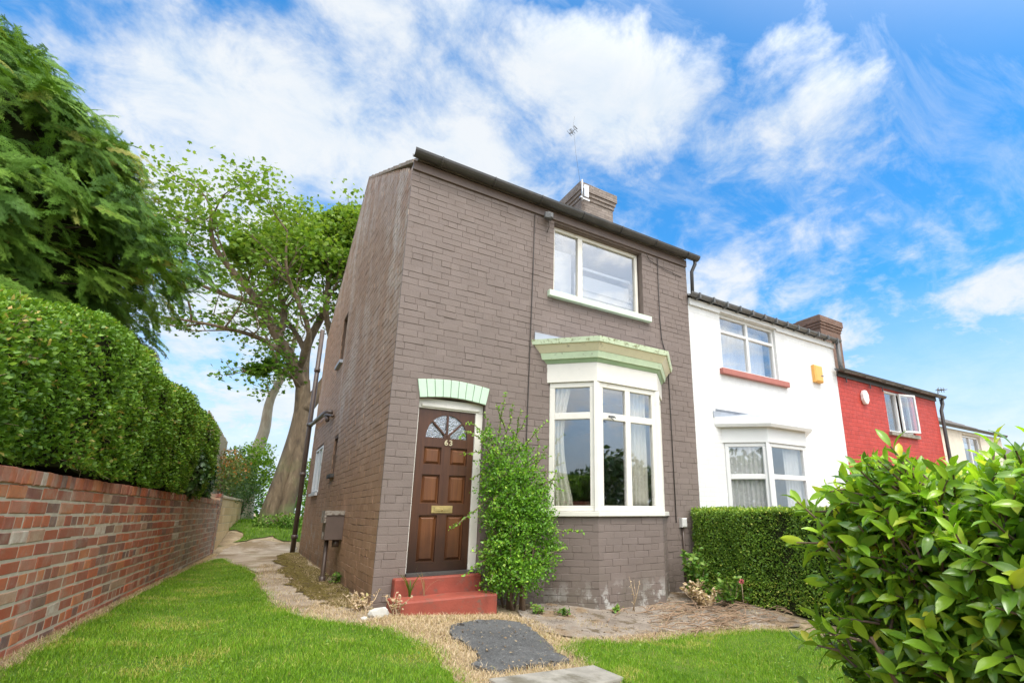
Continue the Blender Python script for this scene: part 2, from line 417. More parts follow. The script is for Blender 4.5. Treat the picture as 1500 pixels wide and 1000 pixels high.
M['shrub'] = foliage_mat('shrub leaf', [(0,(0.068,0.180,0.016)),(.5,(0.152,0.344,0.028)),(.85,(0.248,0.496,0.041)),(1,(0.454,0.661,0.083))], .36, .36, .45)
M['lime_shrub'] = foliage_mat('lime shrub leaf', [(0,(0.115,0.230,0.023)),(.5,(0.230,0.414,0.034)),(1,(0.437,0.575,0.069))], .45, .45)
M['far_leaf'] = foliage_mat('grey green shrub leaf', [(0,(0.048,0.108,0.036)),(.6,(0.108,0.192,0.072)),(1,(0.216,0.288,0.108))], .5, .35)
M['photinia'] = foliage_mat('red tinged leaf', [(0,(.06,.13,.03)),(.62,(.14,.2,.04)),(.85,(.36,.16,.05)),(1,(.62,.24,.06))], .45, .4)
M['weed'] = foliage_mat('weed leaf', [(0,(0.065,0.169,0.026)),(.6,(0.156,0.312,0.039)),(1,(0.338,0.442,0.091))], .5, .35)
M['grass'] = foliage_mat('lawn grass blade', [(0,(0.090,0.215,0.015)),(.5,(0.194,0.371,0.021)),(.85,(0.323,0.502,0.036)),(1,(0.543,0.502,0.144))], .5, .45, .25)
M['straw'] = foliage_mat('dead grass blade', [(0,(.38,.27,.15)),(.5,(.6,.46,.3)),(.9,(.74,.6,.43)),(1,(.4,.4,.12))], .8, .3, .1)
M['flower'] = simple('pink flower', (.62,.17,.17), .6)
M['fence_wood'] = simple('weathered fence wood', (.33,.29,.2), .9, .25, 4, .5, 30)

def ground_mat(name, stops, scale, bstr=.6, bscale=40, extra=None):
    m, nt, b, out = newmat(name); p = geo(nt)
    n = noise(nt, scale, 8, .65, p, .3)
    c = ramp(nt, n, stops)
    f = noise(nt, 60, 4, .7, p)
    c = mixc(nt, .5, c, ramp(nt, f, [(.25,(.35,.35,.35)),(.75,(.72,.72,.72))]), 'OVERLAY')
    if extra:
        for (sc, a, bb, col) in extra:
            c = mixc(nt, maprange(nt, noise(nt, sc, 7, .65, p, .2), a, bb), c, col)
    nt.links.new(c, b.inputs['Base Color']); b.inputs['Roughness'].default_value = .95; b.inputs['Specular IOR Level'].default_value = .15
    bump(nt, b, math_(nt, 'ADD', math_(nt, 'ADD', noise(nt, bscale, 6, .7, p), n), math_(nt, 'MULTIPLY', noise(nt, bscale*3.5, 3, .6, p), .5)), bstr, .03)
    return m
M['soil'] = ground_mat('dry soil and thatch', [(.3,(.24,.18,.11)),(.5,(.38,.29,.18)),(.7,(.5,.41,.28))], 2.2, .8, 40, [(3.5,.56,.66,(.19,.17,.07)),(9,.6,.7,(.13,.09,.06))])
M['turf'] = ground_mat('turf soil', [(.3,(.06,.12,.015)),(.55,(.11,.19,.025)),(.75,(.2,.2,.07))], 2.5, .8, 50)
M['path'] = ground_mat('worn concrete path', [(.3,(.23,.18,.13)),(.5,(.35,.285,.215)),(.7,(.47,.41,.33))], 1.6, .6, 35, [(.9,.48,.6,(.23,.17,.105)),(1.5,.58,.68,(.23,.2,.1)),(7,.62,.7,(.26,.2,.13))])
M['moss'] = ground_mat('brown moss', [(.3,(.10,.075,.03)),(.5,(.17,.13,.035)),(.7,(.25,.2,.055))], 6, 1.0, 50)
M['paving'] = ground_mat('cracked concrete paving', [(.3,(.19,.155,.125)),(.5,(.29,.245,.2)),(.7,(.38,.33,.28))], 2.4, .8, 35, [(2.2,.5,.62,(.28,.2,.125)),(3.7,.55,.62,(.15,.115,.075)),(6,.62,.7,(.13,.1,.07))])
M['asphalt'] = ground_mat('grey asphalt', [(.3,(.13,.13,.127)),(.55,(.18,.18,.175)),(.75,(.23,.228,.22))], 3, 1.0, 75, [(7,.63,.7,(.07,.06,.05)),(45,.58,.68,(.36,.355,.34)),(38,.6,.68,(.06,.06,.058))])

# ------------------------------------------------------------------ camera
Rm = [[0.839,0.137,0.527],[-0.545,0.21,0.812],[0,-0.968,0.251]]
cam = bpy.data.cameras.new('camera'); co = bpy.data.objects.new('camera', cam); COL.objects.link(co)
rgt = Vector([r[0] for r in Rm]).normalized(); bk = -Vector([r[2] for r in Rm]).normalized(); upv = bk.cross(rgt).normalized(); rgt = upv.cross(bk)
mw = Matrix((rgt, upv, bk)).transposed().to_4x4(); mw.translation = Vector((-1.316,-6.222,1.011))
co.matrix_world = mw
cam.sensor_width = 36; cam.lens = 36*726/1500; cam.shift_x = -95/1500; cam.shift_y = 62/1500
cam.clip_start = .05; cam.clip_end = 2000
scene.camera = co

# ------------------------------------------------------------------ world & sun
SUN_EL, SUN_AZ = 62, 182    # azimuth measured from +y towards +x
world = bpy.data.worlds.new('World'); scene.world = world; world.use_nodes = True
nt = world.node_tree; nt.nodes.clear()
wout = nd(nt, 'ShaderNodeOutputWorld'); bg = nd(nt, 'ShaderNodeBackground'); nt.links.new(bg.outputs[0], wout.inputs[0])
sky = nd(nt, 'ShaderNodeTexSky', sky_type='NISHITA'); sky.sun_disc = False
sky.sun_elevation = R(SUN_EL); sky.sun_rotation = R(SUN_AZ); sky.air_density = 1.0; sky.dust_density = .3; sky.ozone_density = 3.0
tc = nd(nt, 'ShaderNodeTexCoord').outputs['Generated']
dirv = nd(nt, 'ShaderNodeVectorMath', {0: tc}, operation='NORMALIZE').outputs[0]
zc = sepz(nt, dirv)
zden = math_(nt, 'ADD', math_(nt, 'MAXIMUM', zc, 0.0), .35)
pv = nd(nt, 'ShaderNodeVectorMath', {0: dirv, 1: nd(nt, 'ShaderNodeCombineXYZ', {0: zden, 1: zden, 2: zden}).outputs[0]}, operation='DIVIDE').outputs[0]
blobs = [((.10,.74,.66),11,.9),((-.17,.79,.59),7.5,.85),((-.03,.83,.55),10,.85),((.27,.76,.60),11,.95),((.44,.60,.66),9,1.0),((.15,.65,.75),8,.6),
         ((.72,.47,.52),10,.9),((.89,.25,.39),7,.6),((.88,.18,.44),6,.5),((-.08,.98,.2),22,.9),((.88,.39,.26),14,.55),((.58,.61,.54),10,.9),
         ((-.27,.77,.58),8,.55),((.5,.75,.4),12,.9),((.95,.2,.22),14,.6),((.3,.85,.42),16,.9)]
wc = nd(nt, 'ShaderNodeTexNoise', {'Scale': 3.4, 'Detail': 6, 'Roughness': .6, 'Vector': dirv}).outputs['Color']
wv = nd(nt, 'ShaderNodeVectorMath', {0: wc, 1: (.5,.5,.5)}, operation='SUBTRACT').outputs[0]
ws = nd(nt, 'ShaderNodeVectorMath', {0: wv}, operation='SCALE'); ws.inputs['Scale'].default_value = .62
dirw = nd(nt, 'ShaderNodeVectorMath', {0: nd(nt, 'ShaderNodeVectorMath', {0: dirv, 1: ws.outputs[0]}, operation='ADD').outputs[0]}, operation='NORMALIZE').outputs[0]
acc = None
for d, ang, s in blobs:
    d = Vector(d).normalized()
    dp = nd(nt, 'ShaderNodeVectorMath', {0: dirw, 1: tuple(d)}, operation='DOT_PRODUCT').outputs['Value']
    f = maprange(nt, dp, math.cos(R(ang*1.7)), math.cos(R(ang*.1)), 0, s)
    acc = f if acc is None else math_(nt, 'MAXIMUM', acc, f)
# behind the camera and overhead: broken cloud, so the ground gets soft light
bh = maprange(nt, sepz(nt, dirv, 1), .1, -.3, 0, 1.0)
acc = math_(nt, 'MAXIMUM', acc, bh)
n1 = noise(nt, 2.6, 10, .6, pv, .3)
n2 = noise(nt, 7.5, 9, .66, pv, .35)
st = nd(nt, 'ShaderNodeMapping', {0: pv}); st.inputs['Scale'].default_value = (1.0, 2.6, 1); st.inputs['Rotation'].default_value = (0, 0, .5)
n3 = noise(nt, 3.2, 9, .66, st.outputs[0], .5)
den = math_(nt, 'ADD', math_(nt, 'MULTIPLY', acc, .70), math_(nt, 'MULTIPLY', math_(nt, 'SUBTRACT', n1, .5), 2.2))
den = math_(nt, 'ADD', den, math_(nt, 'MULTIPLY', math_(nt, 'SUBTRACT', n2, .5), 1.1))
cov = maprange(nt, den, .16, .86, .03, .95)
cov = math_(nt, 'MAXIMUM', cov, maprange(nt, n3, .42, .8, 0, .45))
hz = maprange(nt, zc, .44, .04, 0, .95)
cov = math_(nt, 'MAXIMUM', cov, hz)
skyc = mixc(nt, 1.0, sky.outputs[0], (.36,1.5,2.05), 'MULTIPLY')
cl = ramp(nt, n2, [(.3, (5.2,6.0,6.8)), (.62, (6.5,6.75,6.95))])
# bright cloud glow round the sun, added out of view as soft fill
sdir = (math.sin(R(SUN_AZ))*math.cos(R(SUN_EL)), math.cos(R(SUN_AZ))*math.cos(R(SUN_EL)), math.sin(R(SUN_EL)))
gl = maprange(nt, nd(nt, 'ShaderNodeVectorMath', {0: dirv, 1: sdir}, operation='DOT_PRODUCT').outputs['Value'], .35, 1.0, 0, 1)
cl = mixc(nt, gl, cl, (30,29.6,28.8))
cov = math_(nt, 'MAXIMUM', cov, math_(nt, 'MULTIPLY', gl, .95))
final = mixc(nt, cov, skyc, cl)
nt.links.new(final, bg.inputs[0]); bg.inputs[1].default_value = .10

sun = bpy.data.lights.new('sun', 'SUN'); sun.energy = 1.5; sun.angle = R(18); sun.color = (1,.96,.9)
so = bpy.data.objects.new('sun', sun); COL.objects.link(so); so.location = (4,-12,14)
el, az = R(SUN_EL), R(SUN_AZ)
sd = Vector((math.sin(az)*math.cos(el), math.cos(az)*math.cos(el), math.sin(el)))
so.rotation_euler = sd.to_track_quat('Z', 'Y').to_euler()
scene.view_settings.view_transform = 'Standard'; scene.view_settings.look = 'None'
scene.view_settings.exposure = .52; scene.view_settings.gamma = 1

# ------------------------------------------------------------------ ground
def sst(a, b, x):
    t = np.clip((x-a)/(b-a), 0, 1); return t*t*(3-2*t)
def H(x, y):
    x = np.asarray(x, float); y = np.asarray(y, float)
    z = -.07*np.clip(x, 0, 3) - .06*np.clip(-y, 0, 6)*np.clip(x/2, 0, 1) - .12*np.clip(x-6, 0, 30) - .03*np.clip(-y-1.2, 0, 4)*np.clip(1-x/2, 0, 1)
    z = z + .7*sst(9, 14, y)*np.clip(1-(x-3)/6, 0, 1)
    return z
def Hf(x, y): return float(H(x, y))
def wob(x, y, s=1.0):
    return (np.sin(x*3.1+y*1.7)*.4+np.sin(x*7.3-y*5.1+1)*.25+np.sin(-x*13.1+y*11.7+2)*.2+np.sin(x*29+y*23)*.12)*s

# one sheet to the horizon
xs = np.concatenate([np.linspace(-900,-40,12), np.linspace(-30,-8,12), np.arange(-7,9,.25), np.linspace(9,40,18), np.linspace(60,900,12)])
ys = np.concatenate([np.linspace(-900,-40,12), np.linspace(-30,-9,10), np.arange(-8,16,.25), np.linspace(17,50,14), np.linspace(70,900,12)])
X, Y = np.meshgrid(xs, ys); Z = H(X, Y) + wob(X, Y, .006) - .012
nx, ny = len(xs), len(ys)
idx = np.arange(nx*ny).reshape(ny, nx)
F = np.stack([idx[:-1,:-1], idx[:-1,1:], idx[1:,1:], idx[1:,:-1]], -1).reshape(-1,4)
tag(npmesh('ground', np.stack([X,Y,Z],-1).reshape(-1,3), F, M['soil'], smooth=True), kind='structure')

def smooth_poly(pts, n=6, jit=0.0):
    P = [np.array(p, float) for p in pts]; out = []
    m = len(P)
    for i in range(m):
        p0, p1, p2, p3 = P[i-1], P[i], P[(i+1)%m], P[(i+2)%m]
        for k in range(n):
            t = k/n
            q = .5*((2*p1)+(-p0+p2)*t+(2*p0-5*p1+4*p2-p3)*t*t+(-p0+3*p1-3*p2+p3)*t**3)
            if jit: q = q + rng.normal(0, jit, 2)
            out.append(q)
    return out
def inpoly(x, y, poly):
    c = np.zeros(len(x), bool); n = len(poly)
    for i in range(n):
        x1, y1 = poly[i]; x2, y2 = poly[(i+1)%n]
        if y1 == y2: continue
        hit = ((y1 > y) != (y2 > y)) & (x < (x2-x1)*(y-y1)/(y2-y1)+x1)
        c ^= hit
    return c
def patch(name, poly, dz, mat, step=.15, rough=.004, edge=None, grit=0.0):
    poly = [tuple(p) for p in poly]
    px = np.array(poly); x0, y0 = px.min(0); x1, y1 = px.max(0)
    gx, gy = np.meshgrid(np.arange(x0, x1, step), np.arange(y0, y1, step)); gx = gx.ravel()+rng.uniform(-.2,.2,gx.size)*step; gy = gy.ravel()+rng.uniform(-.2,.2,gy.size)*step
    k = inpoly(gx, gy, poly); pts = [Vector(p) for p in poly] + [Vector((a,b)) for a, b in zip(gx[k], gy[k])]
    n = len(poly)
    r = delaunay_2d_cdt(pts, [], [list(range(n))], 1, 1e-5)
    V = np.array([(p.x, p.y) for p in r[0]]); z = H(V[:,0], V[:,1]) + dz + wob(V[:,0], V[:,1], rough) + (rng.normal(0, grit, len(V)) if grit else 0)
    mb = MB(); mb.add(np.column_stack([V, z]).tolist(), [tuple(f) for f in r[2]], 0, True)
    if edge:   # skirt so the patch has a real thickness
        e = [(x, y, float(H(x,y))+dz+float(wob(x,y,rough))) for x, y in poly]
        vs = e + [(x, y, z-edge) for x, y, z in e]
        mb.add(vs, [(i, n+i, n+(i+1)%n, (i+1)%n) for i in range(n)], 0)
    return tag(mb.build(name, mat, uv=False), kind='structure')

LAWN_L = smooth_poly([(-1.62,7.9),(-1.36,6.2),(-1.08,4.9),(-.98,2.3),(-.92,.75),(-.72,-.25),(-.45,-.8),(-.18,-1.15),(-.02,-1.65),(.03,-2.1),(0,-2.6),(-.06,-3.2),(-.1,-4.2),(-1.2,-4.9),(-2.6,-4.6),(-2.62,-2.6),(-2.5,-1.2),(-2.44,0),(-2.33,1.9),(-2.17,4),(-1.96,6.4)], 5, .025)
LAWN_R = smooth_poly([(1.22,-2.12),(1.62,-1.86),(2.1,-1.92),(2.9,-1.86),(3.6,-1.95),(4.1,-2.2),(4.5,-2.7),(4.75,-3.4),(4.7,-4.6),(3,-4.85),(1.4,-4.8),(1.2,-3.6),(1.22,-2.9)], 5, .025)
PATH = smooth_poly([(-1.7,9.6),(-1.5,10.4),(-.9,11.0),(-.05,10.4),(-.02,9.2),(-.02,6),(-.02,3),(-.02,.6),(-.04,-.2),(-.1,-.75),(-.42,-.7),(-.72,-.15),(-.9,.8),(-.96,2.3),(-1.06,4.9),(-1.36,6.3),(-1.7,8.0)], 5, .02)
PAVE = smooth_poly([(1.5,-.75),(2.1,-.05),(4.9,-.05),(4.95,-1.0),(4.8,-2.0),(4.1,-2.1),(3.5,-1.82),(2.8,-1.75),(2.1,-1.8),(1.65,-1.72),(1.4,-1.3)], 5, .02)
ASPH = smooth_poly([(.36,-1.6),(.52,-1.2),(.8,-1.0),(1.15,-.98),(1.3,-1.2),(1.22,-1.7),(1.1,-2.2),(1.06,-2.42),(.7,-2.52),(.36,-2.62),(.22,-2.5),(.36,-2.28),(.38,-1.95)], 6, .012)
MOSS = smooth_poly([(-.04,8.8),(-.4,8.6),(-.62,7),(-.58,5.6),(-.66,4.4),(-.6,3.2),(-.66,2.2),(-.52,1.2),(-.44,.5),(-.3,.15),(-.12,.1),(-.04,1.2),(-.04,4)], 8, .05)
patch('path', PATH, .004, M['path'], .2)
patch('paving', PAVE, .006, M['paving'], .2, .006)
patch('lawn', LAWN_L, .012, M['turf'], .2)
patch('lawn', LAWN_R, .012, M['turf'], .2)
GREEN_B = [(-1.3,10.9),(-.6,11.4),(.3,10.7),(6,11),(6,24),(-8,24),(-3.5,13),(-1.45,12.2)]
patch('lawn', smooth_poly(GREEN_B, 4, .05), .012, M['turf'], .5)
patch('asphalt_path', ASPH, .018, M['asphalt'], .028, .005, edge=.05, grit=.005)
tag(patch('moss', MOSS, .014, M['moss'], .08, .012), kind='stuff')

def blades(name, P, hgt, lean, wid, mat, rnd=None, origin=(0,0,0)):
    n = len(P); a = rng.uniform(0, 2*np.pi, n)
    W = np.column_stack([np.cos(a), np.sin(a), np.zeros(n)])
    b = a + rng.normal(np.pi/2, .6, n)
    L = np.column_stack([np.cos(b), np.sin(b), np.zeros(n)]) * (lean*rng.uniform(.2,1.3,n)*hgt)[:,None]
    up = np.zeros((n,3)); up[:,2] = hgt
    w = (W*wid[:,None] if np.ndim(wid) else W*wid)
    V = np.stack([P-w, P+w, P+L*.35+up*.6+w*.7, P+L*.35+up*.6-w*.7, P+L+up*.92], 1)
    q = np.arange(n)*5
    F3 = np.concatenate([np.stack([q,q+1,q+2],1), np.stack([q,q+2,q+3],1), np.stack([q+3,q+2,q+4],1)])
    r = rng.random(n) if rnd is None else rnd
    return npmesh(name, V.reshape(-1,3), F3, mat, rnd=np.repeat(r,5))
def scatter(poly, n, dz=0.0, fall=None, cam_xy=(-1.3,-6.2)):
    p = np.array(poly); x0, y0 = p.min(0); x1, y1 = p.max(0); xs_, ys_ = [], []
    tot = 0
    while tot < n:
        x = rng.uniform(x0, x1, n); y = rng.uniform(y0, y1, n); k = inpoly(x, y, poly)
        if fall:
            d = np.hypot(x-cam_xy[0], y-cam_xy[1]); k &= rng.random(n) < np.clip((fall/np.maximum(d,.1))**1.3, 0, 1)
        xs_.append(x[k]); ys_.append(y[k]); tot += k.sum()
    x = np.concatenate(xs_)[:n]; y = np.concatenate(ys_)[:n]
    return np.column_stack([x, y, H(x,y)+dz])
def fbm(x, y, s):
    return (np.sin(x*s+1.3*np.sin(y*s*.8))+np.sin(y*s*1.3+1.7*np.sin(x*s*.7)+2)+.6*np.sin(x*s*2.7+y*s*2.1))/2.6
P = np.concatenate([scatter(LAWN_L, 150000, .008, 3.6), scatter(LAWN_R, 78000, .008, 4.2)])
# ragged edge tufts just outside the sheets
patchy = .6*fbm(P[:,0], P[:,1], 2.3)+.5*fbm(P[:,0]+5, P[:,1]*1.2, 6.1)
r = np.clip(.53+.28*patchy+rng.normal(0,.22,len(P)), 0, .97)
dry = (patchy > .36) & (rng.random(len(P)) < .42) | (rng.random(len(P)) < .03); r[dry] = 1.0
tag(blades('grass', P, rng.uniform(.016,.042,len(P))*(1+.35*fbm(P[:,0],P[:,1],5)), .8, rng.uniform(.0013,.0027,len(P)), M['grass'], r), kind='stuff')
Pb = scatter(smooth_poly(GREEN_B, 4), 26000, .008)
tag(blades('grass', Pb, rng.uniform(.05,.14,len(Pb)), .7, .008, M['grass'], np.clip(rng.normal(.5,.2,len(Pb)),0,.95)), kind='stuff')
wl = np.concatenate([scatter(LAWN_L, 2600, .02, 3.6), scatter(LAWN_R, 1300, .02, 4.2)]); wl = wl[fbm(wl[:,0]+2, wl[:,1], 3.1) > -.1]; nw = len(wl)
V, F, rr = leaves(wl, rv(nw)*np.array([1,1,.25]), nrm(rv(nw,.3)+np.array([0,0,1.])), rng.uniform(.015,.04,nw), *OVAL)
tag(npmesh('lawn_weeds', V, F, M['weed'], rnd=rr), kind='stuff')
edge_pts = []
for poly, cnt in ((LAWN_L, 9000), (LAWN_R, 6000)):
    pp_ = np.array(poly); kk = rng.integers(0, len(pp_), cnt); tt = rng.random((cnt,1)); e2 = pp_[kk]*(1-tt)+pp_[(kk+1) % len(pp_)]*tt + rng.normal(0,.06,(cnt,2)); edge_pts.append(np.column_stack([e2, H(e2[:,0], e2[:,1])]))
ep = np.concatenate(edge_pts)
tag(blades('grass', ep, rng.uniform(.02,.05,len(ep)), 1.0, .0019, M['grass'], np.clip(rng.normal(.6,.3,len(ep)),0,1)), kind='stuff')
STRAW = [(-.35,-.95),(.05,-.62),(.2,-.62),(1.35,-.62),(1.55,-.95),(1.5,-1.6),(1.35,-2.1),(1.25,-2.65),(.2,-2.95),(-.05,-3.1),(0,-2.4),(-.05,-1.7),(-.25,-1.2)]
asp = [tuple(p) for p in ASPH]
Ps = scatter(STRAW, 16000, 0)
k = ~inpoly(Ps[:,0]+rng.normal(0,.03,len(Ps)), Ps[:,1]+rng.normal(0,.03,len(Ps)), asp); Ps = Ps[k]
wall_strip = [(-2.75,-3.4),(-2.62,-.7),(-1.86,9.4),(-1.74,9.4),(-2.3,2.2),(-2.46,-.8),(-2.5,-3.4)]
Ps2 = scatter(wall_strip, 11000, 0)
Ps3 = scatter([(-.5,.6),(-.02,.9),(-.02,-.3),(.12,-.75),(-.3,-1.0),(-.75,-.3)], 2600, 0)
Ps4 = scatter([(2.0,-.75),(4.9,-.4),(4.9,-2.2),(1.9,-1.9)], 3600, 0); Ps4 = Ps4[fbm(Ps4[:,0],Ps4[:,1],4) > .15]
Ps7 = scatter([(1.1,-2.35),(1.5,-1.95),(2.1,-2.0),(2.9,-1.93),(3.7,-2.05),(4.2,-2.3),(4.4,-2.1),(3.9,-1.75),(2.9,-1.65),(2.0,-1.7),(1.4,-1.7),(1.05,-2.1)], 5200, 0)
Ps5 = scatter([(-.95,6),(-.7,6),(-.3,-.5),(-.6,-.7),(-1.0,.7),(-1.1,2.4)], 2600, 0)
Ps6 = scatter([(-.35,9),(-.01,9),(-.01,.1),(-.3,.1)], 4200, 0)
Pd = np.concatenate([Ps, Ps2, Ps3, Ps4, Ps5, Ps6, Ps7])
rd = rng.random(len(Pd))
tag(blades('dead_grass', Pd, rng.uniform(.012,.045,len(Pd)), 1.6, .0022, M['straw'], rd), kind='stuff')

# ------------------------------------------------------------------ wall panels with openings
def panel(mb, outer, holes, o, ax, nrm_, th, mi=0, mi_rev=None, mi_back=None):
    """outer/holes: lists of (u,z); point = o + ax*u + (0,0,z); thickness along -nrm_"""
    o, ax, n = Vector(o), Vector(ax), Vector(nrm_)
    loops = [outer] + holes
    P2 = [[Vector((u, z, 0)) for u, z in lp] for lp in loops]
    tri = tessellate_polygon(P2)
    flat = [p for lp in loops for p in lp]
    W = lambda u, z, d: o + ax*u + Vector((0,0,z)) - n*d
    front = [W(u, z, 0) for u, z in flat]; back = [W(u, z, th) for u, z in flat]
    def orient(vs, fs, want):
        out = []
        for f in fs:
            a, b, c = [Vector(vs[i]) for i in f[:3]]
            nn = (b-a).cross(c-a)
            out.append(f if nn.dot(want) > 0 else f[::-1])
        return out
    mb.add(front, orient(front, [tuple(t) for t in tri], n), mi)
    mb.add(back, orient(back, [tuple(t) for t in tri], -n), mi if mi_back is None else mi_back)
    for li, lp in enumerate(loops):
        m = len(lp); cx = sum(p[0] for p in lp)/m; cz = sum(p[1] for p in lp)/m
        for i in range(m):
            (u0, z0), (u1, z1) = lp[i], lp[(i+1)%m]
            vs = [W(u0,z0,0), W(u1,z1,0), W(u1,z1,th), W(u0,z0,th)]
            mid = ax*((u0+u1)/2-cx) + Vector((0,0,(z0+z1)/2-cz))
            want = mid if li == 0 else -mid
            mb.add(vs, orient(vs, [(0,1,2,3)], want), (mi if mi_rev is None or li == 0 else mi_rev))

def skin(mb, o, ax, n, u0, u1, z0, z1, holes=(), top=None, row=.0905, ln=.27, mi=0, jit=.0018, proud=.0055, seed=1):
    """real bricks laid in courses on a wall face; holes are (ua,ub,za,zb)"""
    o, ax, n = Vector(o), Vector(ax), Vector(n); rr = random.Random(seed); k = 0; z = z0
    while z < z1:
        zt = min(z+row, z1); zm = (z+zt)/2
        a, b_ = u0, u1
        if top:
            a, b_ = top(zm)
        segs_ = [(a, b_)] if b_-a > .04 else []
        for (ha, hb, hc, hd) in holes:
            if zt > hc+.02 and z < hd-.02:
                new = []
                for (p, q) in segs_:
                    if hb <= p or ha >= q: new.append((p, q)); continue
                    if ha-p > .02: new.append((p, ha))
                    if q-hb > .02: new.append((hb, q))
                segs_ = new
        L = ln*(.5 if k % 7 == 5 else 1); off_ = (k % 2)*L*.5 + rr.uniform(0,.07)
        for (p, q) in segs_:
            u = u0 - off_
            while u < q:
                l_ = L*rr.uniform(.95,1.05); e_ = u+l_
                if e_ > p+.015:
                    ua, ub = max(u, p), min(e_, q)
                    if q-ub < .05: ub = q
                    g_ = .0006+.0032*rr.random()**2
                    ga = 0 if ua == p else g_; gb_ = 0 if ub == q else g_
                    if ub-ua-ga-gb_ > .015:
                        dz = rr.gauss(0, jit*.7); pr = proud+rr.gauss(0, jit)
                        tz = rr.gauss(0, .009); t2 = (ax+Vector((0,0,tz))).normalized(); n2 = (n+Vector((0,0,rr.gauss(0,.012)))+ax*rr.gauss(0,.006)).normalized()
                        mb.cbox(o+ax*((ua+ga+ub-gb_)/2)+Vector((0,0,zm+dz))+n*(pr-.012), (ub-gb_-ua-ga)/2, .012, (zt-z)/2-max(-.0015, rr.gauss(.0014,.0018)), t2, -n2, (0,0,1), .0035, mi, min(1,max(0,rr.gauss(.5,.22))))
                u = e_
                if u >= ub if False else e_ >= q: break
        z += row; k += 1

def rect(a, b, c, d): return [(a,c),(b,c),(b,d),(a,d)]

def window_frame(mb, o, ax, n, u0, u1, z0, z1, bars, fw=.06, th=.07, mi=0, trans=None):
    """outer frame + vertical bars (u0,u1) + optional transom list (z0,z1); butted"""
    o, ax, n = Vector(o), Vector(ax), Vector(n)
    def bx(a, b, c, d, t=th, f=0):
        c0 = o + ax*((a+b)/2) + Vector((0,0,(c+d)/2)) - n*(t/2+f)
        mb.cbox(c0, (b-a)/2, t/2, (d-c)/2, ax, -n, (0,0,1), .006, mi)
    bx(u0, u1, z1-fw, z1); bx(u0, u1, z0, z0+fw)
    bx(u0, u0+fw, z0+fw, z1-fw); bx(u1-fw, u1, z0+fw, z1-fw)
    us = [u0+fw]
    for a, b in bars:
        bx(a, b, z0+fw, z1-fw); us += [a, b]
    us.append(u1-fw)
    if trans:
        for i in range(0, len(us), 2):
            for c, d in trans: bx(us[i], us[i+1], c, d)
    return us

def pane(name, o, ax, n, u0, u1, z0, z1, parent, mat, back=.04):
    o, ax, n = Vector(o), Vector(ax), Vector(n)
    mb = MB(); c0 = o + ax*((u0+u1)/2) + Vector((0,0,(z0+z1)/2)) - n*back
    mb.cbox(c0, (u1-u0)/2+.004, .003, (z1-z0)/2+.004, ax, -n, (0,0,1), 0)
    return mb.build(name, mat, parent, uv=False)

def half_gutter(mb, p0, p1, r=.06, mi=0, out=(0,-1,0)):
    p0, p1, out = Vector(p0), Vector(p1), Vector(out)
    n = 9; vs = []
    for p in (p0, p1):
        for rr in (r, r-.008):
            for k in range(n):
                a = math.pi*k/(n-1)
                vs.append(p + out*(-math.cos(a)*rr) + Vector((0,0,-math.sin(a)*rr)))
    fs = []
    for k in range(n-1):
        fs.append((k, k+1, 2*n+k+1, 2*n+k)); fs.append((n+k+1, n+k, 3*n+k, 3*n+k+1))
        fs.append((k+1, k, n+k, n+k+1)); fs.append((2*n+k, 2*n+k+1, 3*n+k+1, 3*n+k))
    for k in (0, n-1): fs.append((k, 2*n+k, 3*n+k, n+k))
    mb.add(vs, fs, mi)

def chimney(parent, x0, x1, y0, y1, z0, ztop, mat, h=.11):
    mb = MB()
    mb.box((x0+.105, y0+.105, z0), (x1-.105, y1-.105, ztop-.43))
    for (a, b_, q_) in ((.43,.33,.08),(.325,.23,.05),(.225,.0,.02)): mb.box((x0+q_, y0+q_, ztop-a), (x1-q_, y1-q_, ztop-b_))
    mb.box((x0+.07, y0+.07, ztop-.33), (x1-.07, y1-.07, ztop-.2))
    o = mb.build('chimney', mat, parent)
    fl = MB(); fl.cbox(((x0+x1)/2, (y0+y1)/2, ztop+.03), (x1-x0)/2-.1, (y1-y0)/2-.1, .03); fl.build('flaunching', M['concrete'], o)
    return o

def curtain(name, u0, u1, z0, z1, o, ax, n, mat, label, folds=7, amp=.035, pinch=0.0, group=None):
    o, ax, n = Vector(o), Vector(ax), Vector(n)
    nu, nz = folds*8, 14; vs = []; fs = []
    for j in range(nz+1):
        t = j/nz; z = z1 + (z0-z1)*t
        for i in range(nu+1):
            s = i/nu; uu = u0 + (u1-u0)*s*(1 - pinch*math.sin(math.pi*min(1, t*1.05))*1.0)
            d = amp*math.sin(s*folds*2*math.pi + t*.6) + amp*.4*math.sin(s*folds*4.3*math.pi+1)
            vs.append(o + ax*uu + Vector((0,0,z)) + n*d)
    for j in range(nz):
        for i in range(nu):
            a = j*(nu+1)+i; fs.append((a, a+1, a+nu+2, a+nu+1))
    mb = MB(); mb.add(vs, fs, 0, True)
    c = mb.build(name, mat, None, tuple(o + ax*((u0+u1)/2) + Vector((0,0,z0))), uv=False)
    md = c.modifiers.new('solid', 'SOLIDIFY'); md.thickness = .003
    return tag(c, label, 'curtain', 'curtains behind the windows')

